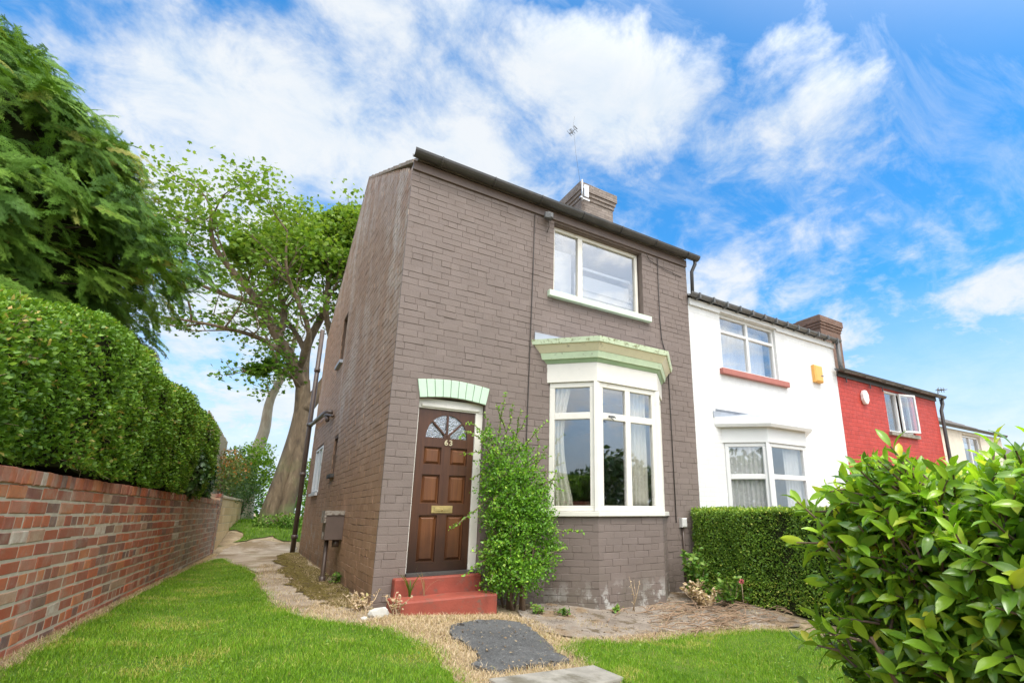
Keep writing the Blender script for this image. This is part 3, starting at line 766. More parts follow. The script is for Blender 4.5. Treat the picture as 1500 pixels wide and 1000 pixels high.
def canted_bay(house, L, C_, D_, R_, zbase, zsill, ztop, zfas, trans, gl, mats, wallmat, bars_front, cornice, nm='bay_window', fw=.075, glass='glass', pane_r=False):
    """L,C,D,R plan points (xy). gl: not used. builds base wall, frame, panes, sill, fascia, cornice"""
    base = MB(); t = .2
    poly = [(L[0],L[1]+.001),(C_[0],C_[1]),(D_[0],D_[1]),(R_[0],R_[1]+.001)]
    base.prism([poly[0], poly[1], poly[2], poly[3]], zbase, zsill-.07)
    if zsill > .5:
        for (a, b_) in ((L, C_), (C_, D_), (D_, R_)):
            a3 = Vector((a[0],a[1],0)); e3 = Vector((b_[0],b_[1],0)); ax = e3-a3; ln_ = ax.length; ax.normalize()
            skin(base, a3, ax, Vector((ax.y,-ax.x,0)), -.003, ln_+.003, -.6, zsill-.07, [], mi=1, seed=int(a[0]*10))
        base.build('bay_base', [M['joint_front'], wallmat], house, rnd=True)
    else:
        base.build('bay_base', wallmat, house)
    def off(d):
        # offset plan polygon outwards by d
        s = d*.4142
        k = d/math.sqrt(2)
        return [(L[0]-d*1.414+0, L[1]+.001), (C_[0]-d*.4142, C_[1]-d), (D_[0]+d*.4142, D_[1]-d), (R_[0]+d*1.414, R_[1]+.001)]
    fr = MB(); panes = []
    segs = [(L, C_, []), (C_, D_, bars_front), (D_, R_, [])]
    for a, b, bars in segs:
        a3 = Vector((a[0], a[1], 0)); b3 = Vector((b[0], b[1], 0)); ax = (b3-a3); ln = ax.length; ax.normalize(); n = Vector((ax.y, -ax.x, 0))
        us = window_frame(fr, a3 - n*.012, ax, n, .035, ln-.035, zsill, ztop, bars, fw, .075, 0, [trans])
        for i in range(0, len(us), 2):
            panes.append((a3, ax, n, us[i], us[i+1], zsill+fw, trans[0])); panes.append((a3, ax, n, us[i], us[i+1], trans[1], ztop-fw))
    for q in (C_, D_):   # corner posts
        fr.prism([(q[0]-.052, q[1]+.012), (q[0]-.012, q[1]-.012), (q[0]+.052, q[1]-.012+.0) if False else (q[0]+.052, q[1]+.004), (q[0]+.01, q[1]+.085)], zsill, ztop)
    f = fr.build(nm, mats['frame'], house, bevel=.004)
    for (a3, ax, n, u0, u1, z0, z1) in panes: pane('pane', a3, ax, n, u0, u1, z0, z1, f, M[glass], .045)
    sl = MB(); sl.prism(off(.05), zsill-.07, zsill-.004); sl.build('sill', mats['sill'], f, bevel=.006)
    fa = MB(); fa.prism(off(.014), ztop+.003, zfas); fa.build('fascia', mats['fascia'], f, bevel=.003)
    zz = zfas
    for (nm2, d0, d1, hh, mt) in cornice:
        mb = MB(); p0, p1 = off(d0), off(d1); nn = 4
        vs = [(x,y,zz+.002) for x,y in p0] + [(x,y,zz+hh) for x,y in p1]
        mb.add(vs, [(3,2,1,0),(4,5,6,7)] + [(i,(i+1)%4,4+(i+1)%4,4+i) for i in range(4)])
        mb.build(nm2, M[mt], f); zz += hh
    # sloping lead roof
    lp = off(cornice[-1][2]-.03); mb = MB()
    top = [(lp[0][0]+.02, -.004, zz+.16), (lp[1][0]+.2, -.004, zz+.16), (lp[2][0]-.2, -.004, zz+.16), (lp[3][0]-.02, -.004, zz+.16)]
    vs = [(x,y,zz+.003) for x,y in lp] + top
    mb.add(vs, [(0,1,5,4),(1,2,6,5),(2,3,7,6),(0,4,7,3),(3,2,1,0)])
    mb.build('bay_roof', M['lead'], f)
    return f

# ================================================================== BROWN HOUSE
house = thing('brick_house', (0,0,0), 'end of terrace house of brown painted brick with wooden front door and bay window', 'house', 'houses of the terrace row')
TH = .25
def arc(x0, x1, z, rise, n=10):
    return [(x0+(x1-x0)*i/n, z+rise*math.sin(math.pi*i/n)) for i in range(n+1)]
door_hole = [(.345,.29),(1.24,.29)] + arc(.345,1.24,2.42,.045)[::-1]
fw_ = MB()
panel(fw_, [(0,-.8),(5.25,-.8),(5.25,5.66),(0,5.66)], [door_hole, rect(2.28,4.13,4.36,5.6), rect(2.32,4.33,1.03,3.12)], (0,0,0), (1,0,0), (0,-1,0), TH, 0, 0, 1)
skin(fw_, (0,0,0), (1,0,0), (0,-1,0), -.007, 5.25, -.6, 5.62, [(.345,1.24,.2,2.46),(.30,1.285,2.42,2.66),(2.28,4.13,4.36,5.6),(2.3,4.36,.99,3.2)], mi=2, seed=3)
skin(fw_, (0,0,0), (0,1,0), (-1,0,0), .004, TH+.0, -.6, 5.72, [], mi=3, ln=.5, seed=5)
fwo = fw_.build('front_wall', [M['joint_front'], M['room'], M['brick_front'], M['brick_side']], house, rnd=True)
sw = MB(); sholes = [(4.95,5.58,4.15,5.25),(4.2,4.66,1.72,2.42),(6.4,7.7,1.45,2.5)]
panel(sw, [(TH+.001,-.8),(9.0,-.8),(9.0,5.74),(4.3,8.2),(TH+.001,5.78)], [rect(*h_) for h_ in sholes], (0,0,0), (0,1,0), (-1,0,0), TH, 0, 0, 1)
def gtop(z):
    if z < 5.72: return (TH+.0, 9.0)
    return (max(TH, .25+(z-5.79)/(8.2-5.78)*4.05), 9.0-(z-5.75)/(8.2-5.74)*4.7)
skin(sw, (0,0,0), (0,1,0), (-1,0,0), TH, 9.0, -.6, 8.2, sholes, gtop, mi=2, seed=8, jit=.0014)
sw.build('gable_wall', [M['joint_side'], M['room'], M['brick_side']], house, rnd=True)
iw = MB()   # back and party walls, floors
iw.box((TH+.002, 8.76, -.8), (5.25, 8.99, 5.6)); iw.box((5.02, TH+.002, -.8), (5.24, 8.75, 5.6))
iw.box((TH+.003, TH+.003, 2.75), (5.01, 8.75, 2.95)); iw.box((TH+.003, TH+.003, 5.45+.16), (5.01, 8.75, 5.7)); iw.box((TH+.003, TH+.003, -.3), (5.01, 8.75, .26))
iw.box((1.7, TH+.003, .26), (1.8, 8.75, 2.75)); iw.box((1.81, 4.2, .26), (5.01, 4.3, 2.75)); iw.box((1.7, TH+.003, 2.95), (1.8, 8.75, 5.6)); iw.box((1.81, 4.2, 2.95), (5.01, 4.3, 5.6))
iw.build('interior_wall', M['room'], house)
def roof(parent, x0, x1, ef, er, ridge, yr, yb, mat, over=.1, courses=0):
    mb = MB()
    for (ya, za, yb_, zb) in ((-over, ef, yr, ridge), (yb+over, er, yr, ridge)):
        if courses:
            for k in range(courses):
                t0, t1 = k/courses, min(1, (k+1.12)/courses)
                A = Vector((0, ya+(yb_-ya)*t0, za+(zb-za)*t0)); B = Vector((0, ya+(yb_-ya)*t1, za+(zb-za)*t1))
                nn = Vector((0, -(B-A).z, (B-A).y)).normalized()
                if nn.z < 0: nn = -nn
                a0, b0 = A + nn*.012, B - nn*.0
                vs = [(x0,a0.y,a0.z+.02),(x1,a0.y,a0.z+.02),(x1,b0.y,b0.z+.02),(x0,b0.y,b0.z+.02)]
                vs += [(x,y,z-.025) for x,y,z in vs]
                fs = [(0,1,2,3),(7,6,5,4),(0,4,5,1),(1,5,6,2),(2,6,7,3),(3,7,4,0)]
                if ya > yb_: fs = [f[::-1] for f in fs]
                mb.add(vs, fs)
        else:
            vs = [(x0,ya,za),(x1,ya,za),(x1,yb_,zb),(x0,yb_,zb)]; vs += [(x,y,z+.06) for x,y,z in vs]
            mb.add(vs, [(3,2,1,0),(4,5,6,7),(0,1,5,4),(1,2,6,5),(2,3,7,6),(3,0,4,7)])
    r_ = mb.build('roof', mat, parent)
    rt = MB(); rt.tube([(x0, yr, ridge+.03), (x1, yr, ridge+.03)], .1, 10); rt.build('ridge_tiles', mat, r_)
    return r_
rf = roof(house, .05, 5.24, 5.775, 5.74, 8.19, 4.3, 9.0, M['roof_tile'], over=.04)
# pale mortar verge along the gable
vg = MB()
for (y0,z0,y1,z1) in ((.03,5.80,4.3,8.225),(4.3,8.225,9.0,5.765)):
    for k in range(26):
        a, b = k/26, (k+.94)/26
        A = Vector((.0, y0+(y1-y0)*a, z0+(z1-z0)*a)); B = Vector((.0, y0+(y1-y0)*b, z0+(z1-z0)*b))
        vs = [(-.009,A.y,A.z-.035),(.22,A.y,A.z-.035),(.22,B.y,B.z-.035),(-.009,B.y,B.z-.035)]; vs += [(x,y,z+.055+.006*(k%3)) for x,y,z in vs]
        vg.add(vs, [(3,2,1,0),(4,5,6,7),(0,1,5,4),(1,2,6,5),(2,3,7,6),(3,0,4,7)])
vg.build('verge', M['verge'], rf)
fb = MB(); fb.box((-.005,-.035,5.625), (5.245,-.003,5.765)); fb.build('fascia_board', M['brown_board'], house, bevel=.004)
gt = MB(); half_gutter(gt, (-.03,-.125,5.845), (5.46,-.125,5.845), .085)
go = gt.build('gutter', M['gutter'], house)
for k in range(7):
    gb = MB(); gb.tube([(.35+k*.8,-.125+.092*math.cos(a),5.845+.092*math.sin(a)) for a in np.linspace(math.pi, 2*math.pi, 9)], .012, 5); gb.build('gutter_bracket', M['gutter'], go)
dp = MB(); dp.tube([(5.40,-.11,5.79),(5.40,-.11,5.7),(5.36,-.05,5.55),(5.34,-.05,4.98)], .035, 10); dp.build('downpipe', M['gutter'], house)
ch = chimney(house, 4.67, 5.88, 2.85, 4.05, 6.9, 9.16, M['brick_chim'])
ae = MB()
ae.tube([(4.70,2.8,8.55),(4.70,2.8,9.15)], .022, 8); ae.box((4.64,2.78,8.62),(4.70,2.84,8.66)); ae.box((4.73,2.74,8.66),(4.86,2.79,9.0)); ae.box((4.7,2.76,8.58),(4.9,2.8,8.62)); ae.box((4.7,2.76,8.9),(4.8,2.8,8.93))
ae.build('aerial_bracket', M['galv'], ch)
am = MB(); am.tube([(4.66,2.8,8.9),(4.5,2.8,9.9),(4.43,2.8,10.7),(4.47,2.8,10.95)], .003, 6)
am.tube([(4.28,2.75,10.30),(4.52,2.85,10.62)], .009, 6)
for t in (0,.3,.62,1.0):
    p = Vector((4.28,2.75,10.30)).lerp(Vector((4.52,2.85,10.62)), t); am.tube([p+Vector((-.07,0,.05)), p+Vector((.07,0,-.05))], .006, 5)
am.tube([(4.28,2.75,10.30),(4.42,2.8,10.42),(4.33,2.8,10.5)], .012, 5); am.tube([(4.45,2.8,10.66),(4.55,2.8,10.6)], .012, 5)
am.build('aerial', M['dark_metal'], ch)

# --- door
dy = .10
jm = MB()
jm.box((.347,dy-.02,.31),(.376,dy+.08,2.31)); jm.box((1.135,dy-.025,.31),(1.238,dy+.08,2.31)); jm.box((.347,dy-.025,2.311),(1.238,dy+.08,2.445)); jm.box((.40,dy-.045,2.33),(1.19,dy-.026,2.37))
jo = jm.build('door_frame', M['white_paint'], house, bevel=.006)
th_ = MB(); th_.box((.347,-.06,.288),(1.238,dy+.1,.318)); th_.build('threshold', M['dark_sill'], jo)
fan = [(.765+.275*math.cos(a), 1.945+.305*math.sin(a)) for a in np.linspace(0, math.pi, 25)]
rows = [(1.60,1.825),(1.12,1.475),(.43,.98)]; cols = [(.48,.705),(.825,1.05)]
ds = MB(); panel(ds, rect(.378,1.133,.322,2.308), [fan] + [rect(a,b,c,d) for a,b in cols for c,d in rows], (0,dy,0), (1,0,0), (0,-1,0), .03)
door = ds.build('door', M['door_wood'], house, bevel=.003)
pb = MB(); pb.box((.38,dy+.0305,.324),(1.131,dy+.045,1.9)); pb.build('door_back', M['door_panel'], door)
for a, b in cols:
    for c, d in rows:
        q = MB(); hx, hz = (b-a)/2-.014, (d-c)/2-.014
        vs = [((a+b)/2+sx*hx, dy+.0295, (c+d)/2+sz*hz) for sx, sz in ((-1,-1),(1,-1),(1,1),(-1,1))]
        vs += [((a+b)/2+sx*(hx-.028), dy+.008, (c+d)/2+sz*(hz-.028)) for sx, sz in ((-1,-1),(1,-1),(1,1),(-1,1))]
        q.add(vs, [(4,5,6,7),(0,1,5,4),(1,2,6,5),(2,3,7,6),(3,0,4,7)]); q.build('panel', M['door_panel'], door)
fg = MB(); panel(fg, [(.765+.285*math.cos(a), 1.94+.315*math.sin(a)) for a in np.linspace(0, math.pi, 25)], [], (0,dy+.018,0), (1,0,0), (0,-1,0), .006)
fg.build('fanlight', M['glass_obscure'], door, uv=False)
br_ = MB()
for a in (45, 90, 135):
    d = Vector((math.cos(R(a)),0,math.sin(R(a)))); s = Vector((d.z,0,-d.x)); c0 = Vector((.765,dy+.006,1.945))
    br_.cbox(c0+Vector((d.x*.145,0,d.z*.16)), .145 if a == 90 else .14, .012, .012, d, (0,1,0), -s, .003)
hub = [(.765+.05*math.cos(a), 1.945+.05*math.sin(a)) for a in np.linspace(0, math.pi, 9)]
panel(br_, hub, [], (0,dy-.004,0), (1,0,0), (0,-1,0), .018)
br_.build('glazing_bar', M['door_wood'], door)
lp_ = MB(); lp_.cbox((.76,dy-.006,1.048), .135, .006, .045, ch=.003); lp_.cbox((.76,dy-.016,1.05), .1, .004, .02, ch=.003); lp_.tube([(.76,dy-.02,1.03),(.76,dy-.03,1.05)], .006, 6)
lp_.build('letter_plate', M['brass'], door)
def text_mesh(name, s, size, loc, rot, mat, parent, ext=.004):
    c = bpy.data.curves.new(name, 'FONT'); c.body = s; c.size = size; c.extrude = ext; c.align_x = 'CENTER'; c.space_character = 1.25; c.offset = .002
    o = bpy.data.objects.new('tmp', c); COL.objects.link(o); bpy.context.view_layer.update()
    me = bpy.data.meshes.new_from_object(o.evaluated_get(bpy.context.evaluated_depsgraph_get()))
    bpy.data.objects.remove(o)
    me.transform(Matrix.Translation(Vector(loc)-wloc(parent)) @ Matrix.Rotation(R(90), 4, 'X'))
    me.materials.clear(); me.materials.append(mat)
    return link(name, me, parent)
text_mesh('house_number', '63', .098, (.79,dy-.006,1.855), None, M['brass_number'], door)
# green arch of bricks on edge over the door
ab = MB(); nb = 9
for i in range(nb):
    t0, t1 = (i+.03)/nb, (i+.97)/nb; f = lambda t: .045*math.sin(math.pi*t)
    x = lambda t, k: .345+.895*t + k*(t-.5)*.09
    vs = []
    for y in (-.018, .1):
        vs += [(x(t0,0),y,2.422+f(t0)), (x(t1,0),y,2.422+f(t1)), (x(t1,1),y,2.655+f(t1)), (x(t0,1),y,2.655+f(t0))]
    ab.add(vs, [(0,1,2,3),(7,6,5,4),(1,0,4,5),(2,1,5,6),(3,2,6,7),(0,3,7,4)])
ab.build('door_arch', M['arch_green'], house, bevel=.006)

# --- upper window
uw = MB(); us = window_frame(uw, (0,.1,0), (1,0,0), (0,-1,0), 2.295, 4.10, 4.39, 5.585, [(2.81,2.9)], .058, .08)
uwo = uw.build('window', M['white_paint'], house, bevel=.004)
for i in range(0, len(us), 2): pane('pane', (0,.1,0), (1,0,0), (0,-1,0), us[i], us[i+1], 4.39+.058, 5.585-.058, uwo, M['glass_up'])
us_ = MB(); us_.box((2.17,-.085,4.255),(4.25,.09,4.355)); us_.build('sill', M['green_paint'], uwo, bevel=.008)
lb = MB(); lb.box((2.285,.03,5.587),(4.125,.2,5.607)); lb.build('lintel_board', M['brown_board'], uwo)
# --- side windows
for (y0, y1, z0, z1, m_, gl, dpt) in ((4.95,5.58,4.15,5.25,'brown_board','glass',.13), (4.2,4.66,1.72,2.42,'upvc','glass',.06), (6.4,7.7,1.45,2.5,'upvc','glass',-.02)):
    f = MB(); us = window_frame(f, (dpt,0,0), (0,1,0), (-1,0,0), y0+.004, y1-.004, z0+.004, z1-.004, [] if y1-y0 < .8 else [((y0+y1)/2-.03,(y0+y1)/2+.03)], .05, .06)
    fo = f.build('window', M[m_], house)
    for i in range(0, len(us), 2): pane('pane', (dpt,0,0), (0,1,0), (-1,0,0), us[i], us[i+1], z0+.054, z1-.054, fo, M[gl], .03)
    s = MB(); s.box((-.07,y0-.05,z0-.07),(dpt-.002,y1+.05,z0-.003)); s.build('sill', M['upvc'] if y1-y0 > .8 else (M['lead'] if z0 > 3 else M['dark_sill']), fo)

# --- bay window
bayf = canted_bay(house, (2.2,0), (2.75,-.5), (3.91,-.5), (4.46,0), -.75, 1.03, 2.87, 3.16, (2.32,2.42), None,
    {'frame': M['white_paint'], 'sill': M['white_paint'], 'fascia': M['white_paint']}, M['brick_bay'], [(.525,.62)],
    [('bead', .02, .055, .055, 'green_dark'), ('moulding', .075, .095, .095, 'green_moulding'), ('cornice', .10, .175, .11, 'cream_paint'), ('cornice_cap', .195, .215, .075, 'green_cap')])
fl = MB(); fl.add([(1.96,-.03,3.5),(2.5,-.03,3.5),(2.5,-.03,3.62),(1.96,-.03,3.62),(1.96,-.012,3.5),(2.5,-.012,3.5),(2.5,-.012,3.62),(1.96,-.012,3.62)],
                  [(0,1,2,3),(7,6,5,4),(1,0,4,5),(2,1,5,6),(3,2,6,7),(0,3,7,4)]); fl.build('flashing', M['lead'], bayf)
hk = MB(); hk.cbox((2.98,-.535,2.36), .05, .012, .014, ch=.004); hk.tube([(2.95,-.545,2.36),(2.95,-.56,2.33),(3.0,-.56,2.31)], .007, 6); hk.tube([(3.03,-.545,2.36),(3.03,-.56,2.34)], .007, 6); hk.build('casement_fastener', M['dark_metal'], bayf)
# --- cables, boxes, lights
cb = MB()
cb.tube([(1.915,-.02,5.6),(1.905,-.02,4.6),(1.885,-.02,3.3),(1.86,-.02,1.6),(1.84,-.02,.1)], .008, 6)
cb.tube([(4.50,-.02,5.6),(4.495,-.02,4.4),(4.52,-.02,4.0),(4.64,-.02,3.62),(4.65,-.02,2.6),(4.66,-.02,.85)], .008, 6)
cb.tube([(2.12,-.07,5.58),(2.16,-.05,5.45),(2.14,-.02,5.35)], .006, 6); cb.tube([(4.2,-.05,5.6),(4.3,-.02,5.5),(4.7,-.02,5.42),(5.1,-.02,5.38)], .006, 6)
cb.build('cable', M['cable'], house)
b = MB(); b.cbox((4.79,-.045,.85), .055, .045, .075, ch=.015); bo = b.build('meter_box', M['grey_plastic'], house); bo['label'] = 'small pale grey utility box on the front wall'
cp = MB(); cp.tube([(4.79,-.03,.775),(4.80,-.03,.3),(4.80,-.03,-.3)], .02, 8); cp.build('conduit', M['brown_pipe'], bo)
sl = MB(); sl.cbox((2.13,-.11,5.60), .05, .05, .05, ch=.012); sl.cbox((2.06,-.17,5.55), .05, .035, .045, (.9,-.3,0), (.3,.9,.2), (0,-.2,1), ch=.01); sl.tube([(2.13,-.06,5.62),(2.2,-.1,5.66)], .012, 6)
slo = sl.build('security_light', M['dark_metal'], house)
pipe = MB(); pipe.tube([(-.14,9.08,-.1),(-.14,9.08,3.3),(-.14,9.08,6.1)], .06, 12)
for z in (.4,2.0,3.35,4.9): pipe.tube([(-.14,9.08,z-.05),(-.14,9.08,z+.05)], .078, 12)
pipe.tube([(-.14,9.02,3.35),(-.14,8.2,3.25),(-.14,5.9,3.12),(-.1,5.6,3.12),(.02,5.55,3.12)], .05, 10)
pipe.tube([(-.12,5.9,3.08),(-.13,5.5,3.05),(-.04,5.3,3.0),(-.04,5.15,2.97)], .03, 8); pipe.tube([(-.1,5.5,3.02),(-.1,5.45,2.9)], .04, 8)
pipe.build('downpipe', M['brown_pipe'], house)
gm = MB(); gm.box((-.26,2.4,.605),(-.003,2.75,.97)); gmo = gm.build('meter_cupboard', M['brown_board'], house, bevel=.01)
rm = MB(); rm.box((-.285,2.385,.972),(-.002,2.78,1.04)); rm.box((-.288,2.392,.86),(-.262,2.78,.972)); rm.box((-.275,2.5,.62),(-.2615,2.6,.72)); rm.build('mortar_rim', M['rim'], gmo)
pp = MB(); pp.tube([(-.2,2.55,.6),(-.2,2.55,.0),(-.2,2.55,-.1)], .03, 8); pp.tube([(-.08,2.5,.6),(-.08,2.5,.5)], .05, 8); pp.tube([(-.2,2.55,.08),(-.2,2.55,-.05)], .045, 8); pp.build('pipe', M['brown_pipe'], gmo)
# curtains and blinds behind the glass
c45 = Vector((.7399,-.6727,0)); n45 = Vector((-.6727,-.7399,0))
curtain('curtain', .07, .46, 1.06, 2.95, (2.2,.12,0), c45, n45, M['cloth'], 'cream curtain bunched at the left side of the brown house bay window', 5, .03, .36)
curtain('curtain', 3.48, 3.80, 1.06, 2.95, (0,-.33,0), (1,0,0), (0,-1,0), M['cloth'], 'cream curtain hanging behind the right front light of the brown house bay', 5, .03)
bl = MB()
bl.box((2.36,.30,4.42),(2.80,.31,5.3)); 
for z, hh in ((5.1,.022),(4.72,.018),(4.62,.04),(4.5,.018)): bl.box((2.88,.27,z-hh),(4.08,.29,z+hh))
bl.box((2.88,.33,4.40),(4.08,.34,5.0))
bo = bl.build('window_blind', [M['blind']], None, (3.2,.3,4.42), uv=False); tag(bo, 'pale blind with white rails behind the upper window of the brown house', 'blind')

# --- red doorstep
st = thing('doorstep', (.7,-.25,-.1), 'two tier red painted concrete doorstep below the wooden front door', 'doorstep')
a = MB(); a.box((.2,-.135,-.4),(1.24,-.004,.286)); a.build('upper_step', M['red_step'], st, bevel=.018)
a = MB(); a.box((.13,-.52,-.4),(1.29,-.138,.10)); a.build('lower_step', M['red_step'], st, bevel=.02)

# ================================================================== NEIGHBOUR HOUSES
wh = thing('brick_house', (7.7,0,-.5), 'white painted terraced house between the brown house and the red house', 'house', 'houses of the terrace row')
w = MB(); panel(w, [(5.252,-2.5),(10.148,-2.5),(10.148,4.93),(5.252,4.93)], [rect(6.12,7.88,3.72,4.89), rect(6.05,8.25,.3,2.5)], (0,0,0), (1,0,0), (0,-1,0), .2, 0, 0, 1)
w.build('front_wall', [M['brick_white'], M['room']], wh)
i_ = MB(); i_.box((5.3,4.2,-2.5),(10.1,4.3,6.8)); i_.box((5.3,.21,2.6),(10.1,4.19,2.75)); i_.box((9.95,.21,-2.5),(10.14,4.19,4.9)); i_.box((5.26,.21,4.92),(10.14,8.9,5.0)); i_.box((5.26,8.8,-2.5),(10.14,9,4.9)); i_.build('interior_wall', M['room'], wh)
roof(wh, 5.26, 10.15, 5.0, 5.0, 7.42, 4.3, 9, M['roof_tile'], over=.12, courses=14)
fb = MB(); fb.box((5.26,-.04,4.86),(6.1,-.003,4.99)); fb.box((6.1,-.04,4.9),(7.9,-.003,4.99)); fb.box((7.9,-.04,4.86),(10.15,-.003,4.99)); fb.build('fascia_board', M['upvc'], wh)
gt = MB(); half_gutter(gt, (5.2,-.11,5.06), (10.28,-.11,5.06), .065); go = gt.build('gutter', M['gutter_grey'], wh)
for k in range(13):
    q = MB(); x = 5.4+k*.39; q.box((x,-.186,4.97),(x+.035,-.043,5.075)); q.build('gutter_bracket', M['gutter_grey'], go)
q = MB(); q.tube([(10.2,-.1,5.0),(10.2,-.1,4.45),(10.22,-.1,4.3)], .05, 8); q.build('downpipe', M['gutter_grey'], wh)
uw = MB(); us = window_frame(uw, (0,.05,0), (1,0,0), (0,-1,0), 6.125, 7.875, 3.725, 4.885, [(6.96,7.03)], .055, .06, 0, [(4.5,4.56)])
uwo = uw.build('window', M['upvc'], wh, bevel=.004)
for i in range(0, len(us), 2):
    pane('pane', (0,.05,0), (1,0,0), (0,-1,0), us[i], us[i+1], 3.78, 4.5, uwo, M['glass_up']); pane('pane', (0,.05,0), (1,0,0), (0,-1,0), us[i], us[i+1], 4.56, 4.83, uwo, M['glass_up'])
s = MB(); s.box((6.02,-.08,3.6),(8.12,.04,3.715)); s.build('sill', M['brown_red_sill'], uwo, bevel=.008)
wbay = canted_bay(wh, (5.95,0), (6.6,-.5), (7.77,-.5), (8.4,0), -2, .3, 2.26, 2.54, (1.6,1.69), None, {'frame': M['upvc'], 'sill': M['upvc'], 'fascia': M['upvc']}, M['brick_white'], [],
    [('cornice', .12, .14, .05, 'upvc'), ('cornice_cap', .14, .14, .14, 'upvc')], fw=.07)
fl = MB(); fl.box((5.74,-.014,2.72),(6.3,-.002,2.84)); fl.build('flashing', M['lead'], wbay)
curtain('curtain', .1, .8, .35, 2.2, (5.95,.12,0), Vector((.793,-.61,0)), Vector((-.61,-.793,0)), M['net'], 'white net curtain in the left side of the white house bay window', 8, .02)
curtain('curtain', 7.2, 7.72, .35, 2.2, (0,-.35,0), (1,0,0), (0,-1,0), M['net'], 'white net curtain at the right of the white house bay front', 6, .02)
curtain('curtain', 6.18, 7.82, 3.74, 4.8, (0,.3,0), (1,0,0), (0,-1,0), M['net'], 'white net curtain across the upper window of the white house', 11, .007)
al = MB(); al.cbox((9.27,-.05,4.08), .15, .05, .2, ch=.03); alo = al.build('alarm_box', M['orange'], wh); alo['label'] = 'orange alarm box'
t_ = MB(); t_.box((9.32,-.103,4.02),(9.41,-.1,4.05)); t_.build('nameplate', M['dark_metal'], alo)

rh = thing('brick_house', (12.7,0,-1), 'red painted brick terraced house with an open white window upstairs', 'house', 'houses of the terrace row')
w = MB(); panel(w, [(10.152,-3),(15.3,-3),(15.3,4.2),(10.152,4.2)], [rect(12.32,13.72,3.02,4.15)], (0,0,0), (1,0,0), (0,-1,0), .2, 0, 0, 1)
w.build('front_wall', [M['brick_red'], M['room']], rh)
i_ = MB(); i_.box((10.2,3.2,-3),(15.2,3.3,5)); i_.box((10.16,.21,4.16),(15.29,8.9,4.2)); i_.box((10.16,.21,2.4),(15.2,3.19,2.5)); i_.build('interior_wall', M['room'], rh)
e_ = MB(); e_.add([(15.28,.2,-3),(15.28,9,-3),(15.28,9,4.2),(15.28,4.3,6.5),(15.28,.2,4.25),(15.1,.2,-3),(15.1,9,-3),(15.1,9,4.2),(15.1,4.3,6.5),(15.1,.2,4.25)], [(0,1,2,3,4),(9,8,7,6,5),(0,5,6,1),(1,6,7,2),(2,7,8,3),(3,8,9,4),(4,9,5,0)]); e_.build('gable_wall', M['brick_red'], rh)
roof(rh, 10.16, 15.32, 4.27, 4.27, 6.62, 4.3, 9, M['roof_tile'], over=.16, courses=12)
tl = MB()     # lifted tile ends that show above the gutter
for k in range(16):
    x = 10.2+k*.32; tl.cbox((x+.16,0.0,4.355+.006*(k%3)), .165, .18, .012, (1,0,.05), (0,1,.5), (-.05,-.5,1))
tl.build('eaves_tiles', M['roof_tile'], rh)['kind'] = 'stuff'
fb = MB(); fb.box((10.16,-.04,4.17),(15.3,-.003,4.35)); fb.build('fascia_board', M['gutter'], rh)
gt = MB(); half_gutter(gt, (9.98,-.13,4.33), (15.62,-.13,4.33), .075); go = gt.build('gutter', M['gutter'], rh)
for x_ in (10.45,11.55,12.15):
    gb = MB(); gb.box((x_,-.06,4.05),(x_+.03,-.042,4.17)); gb.build('gutter_bracket', M['gutter'], go)
q = MB(); q.tube([(15.52,-.1,4.26),(15.52,-.1,4.1),(15.4,-.08,3.9),(15.38,-.08,2.5),(15.38,-.08,0)], .05, 8); q.build('downpipe', M['gutter'], rh)
uw = MB(); us = window_frame(uw, (0,.05,0), (1,0,0), (0,-1,0), 12.325, 13.715, 3.03, 4.14, [(13.0,13.06)], .055, .06)
uwo = uw.build('window', M['upvc'], rh)
pane('pane', (0,.05,0), (1,0,0), (0,-1,0), us[0], us[1], 3.085, 4.085, uwo, M['glass_up'])
ca = Vector((.97,-.24,0)); sash = MB(); us2 = window_frame(sash, (13.06,-.03,0), ca, (ca.y,-ca.x,0), 0, .6, 3.06, 4.11, [], .055, .045)
so_ = sash.build('open_sash', M['upvc'], uwo); pane('pane', (13.06,-.03,0), ca, (ca.y,-ca.x,0), us2[0], us2[1], 3.115, 4.055, so_, M['glass_up'], .02)
s = MB(); s.box((12.25,-.08,2.93),(13.8,.045,3.02)); s.build('sill', M['concrete'], uwo)
curtain('curtain', 12.4, 12.98, 3.06, 4.1, (0,.3,0), (1,0,0), (0,-1,0), M['net'], 'white net curtain in the upper window of the red house', 6, .02)
bb = MB(); bb.add([(11.23+.14*math.cos(a), y, 3.78+.19*math.sin(a)) for y in (-.002,-.09) for a in np.linspace(R(22.5), R(337.5), 8)],
   [tuple(range(8)), tuple(range(8,16))[::-1]] + [(i,8+i,8+(i+1)%8,(i+1)%8) for i in range(8)])
bbo = bb.build('alarm_box', M['white_plastic'], rh, bevel=.02); bbo['label'] = 'white eight sided alarm box'
chimney(rh, 14.86, 16.35, 2.85, 3.95, 5.0, 7.82, M['brick_chim2'])
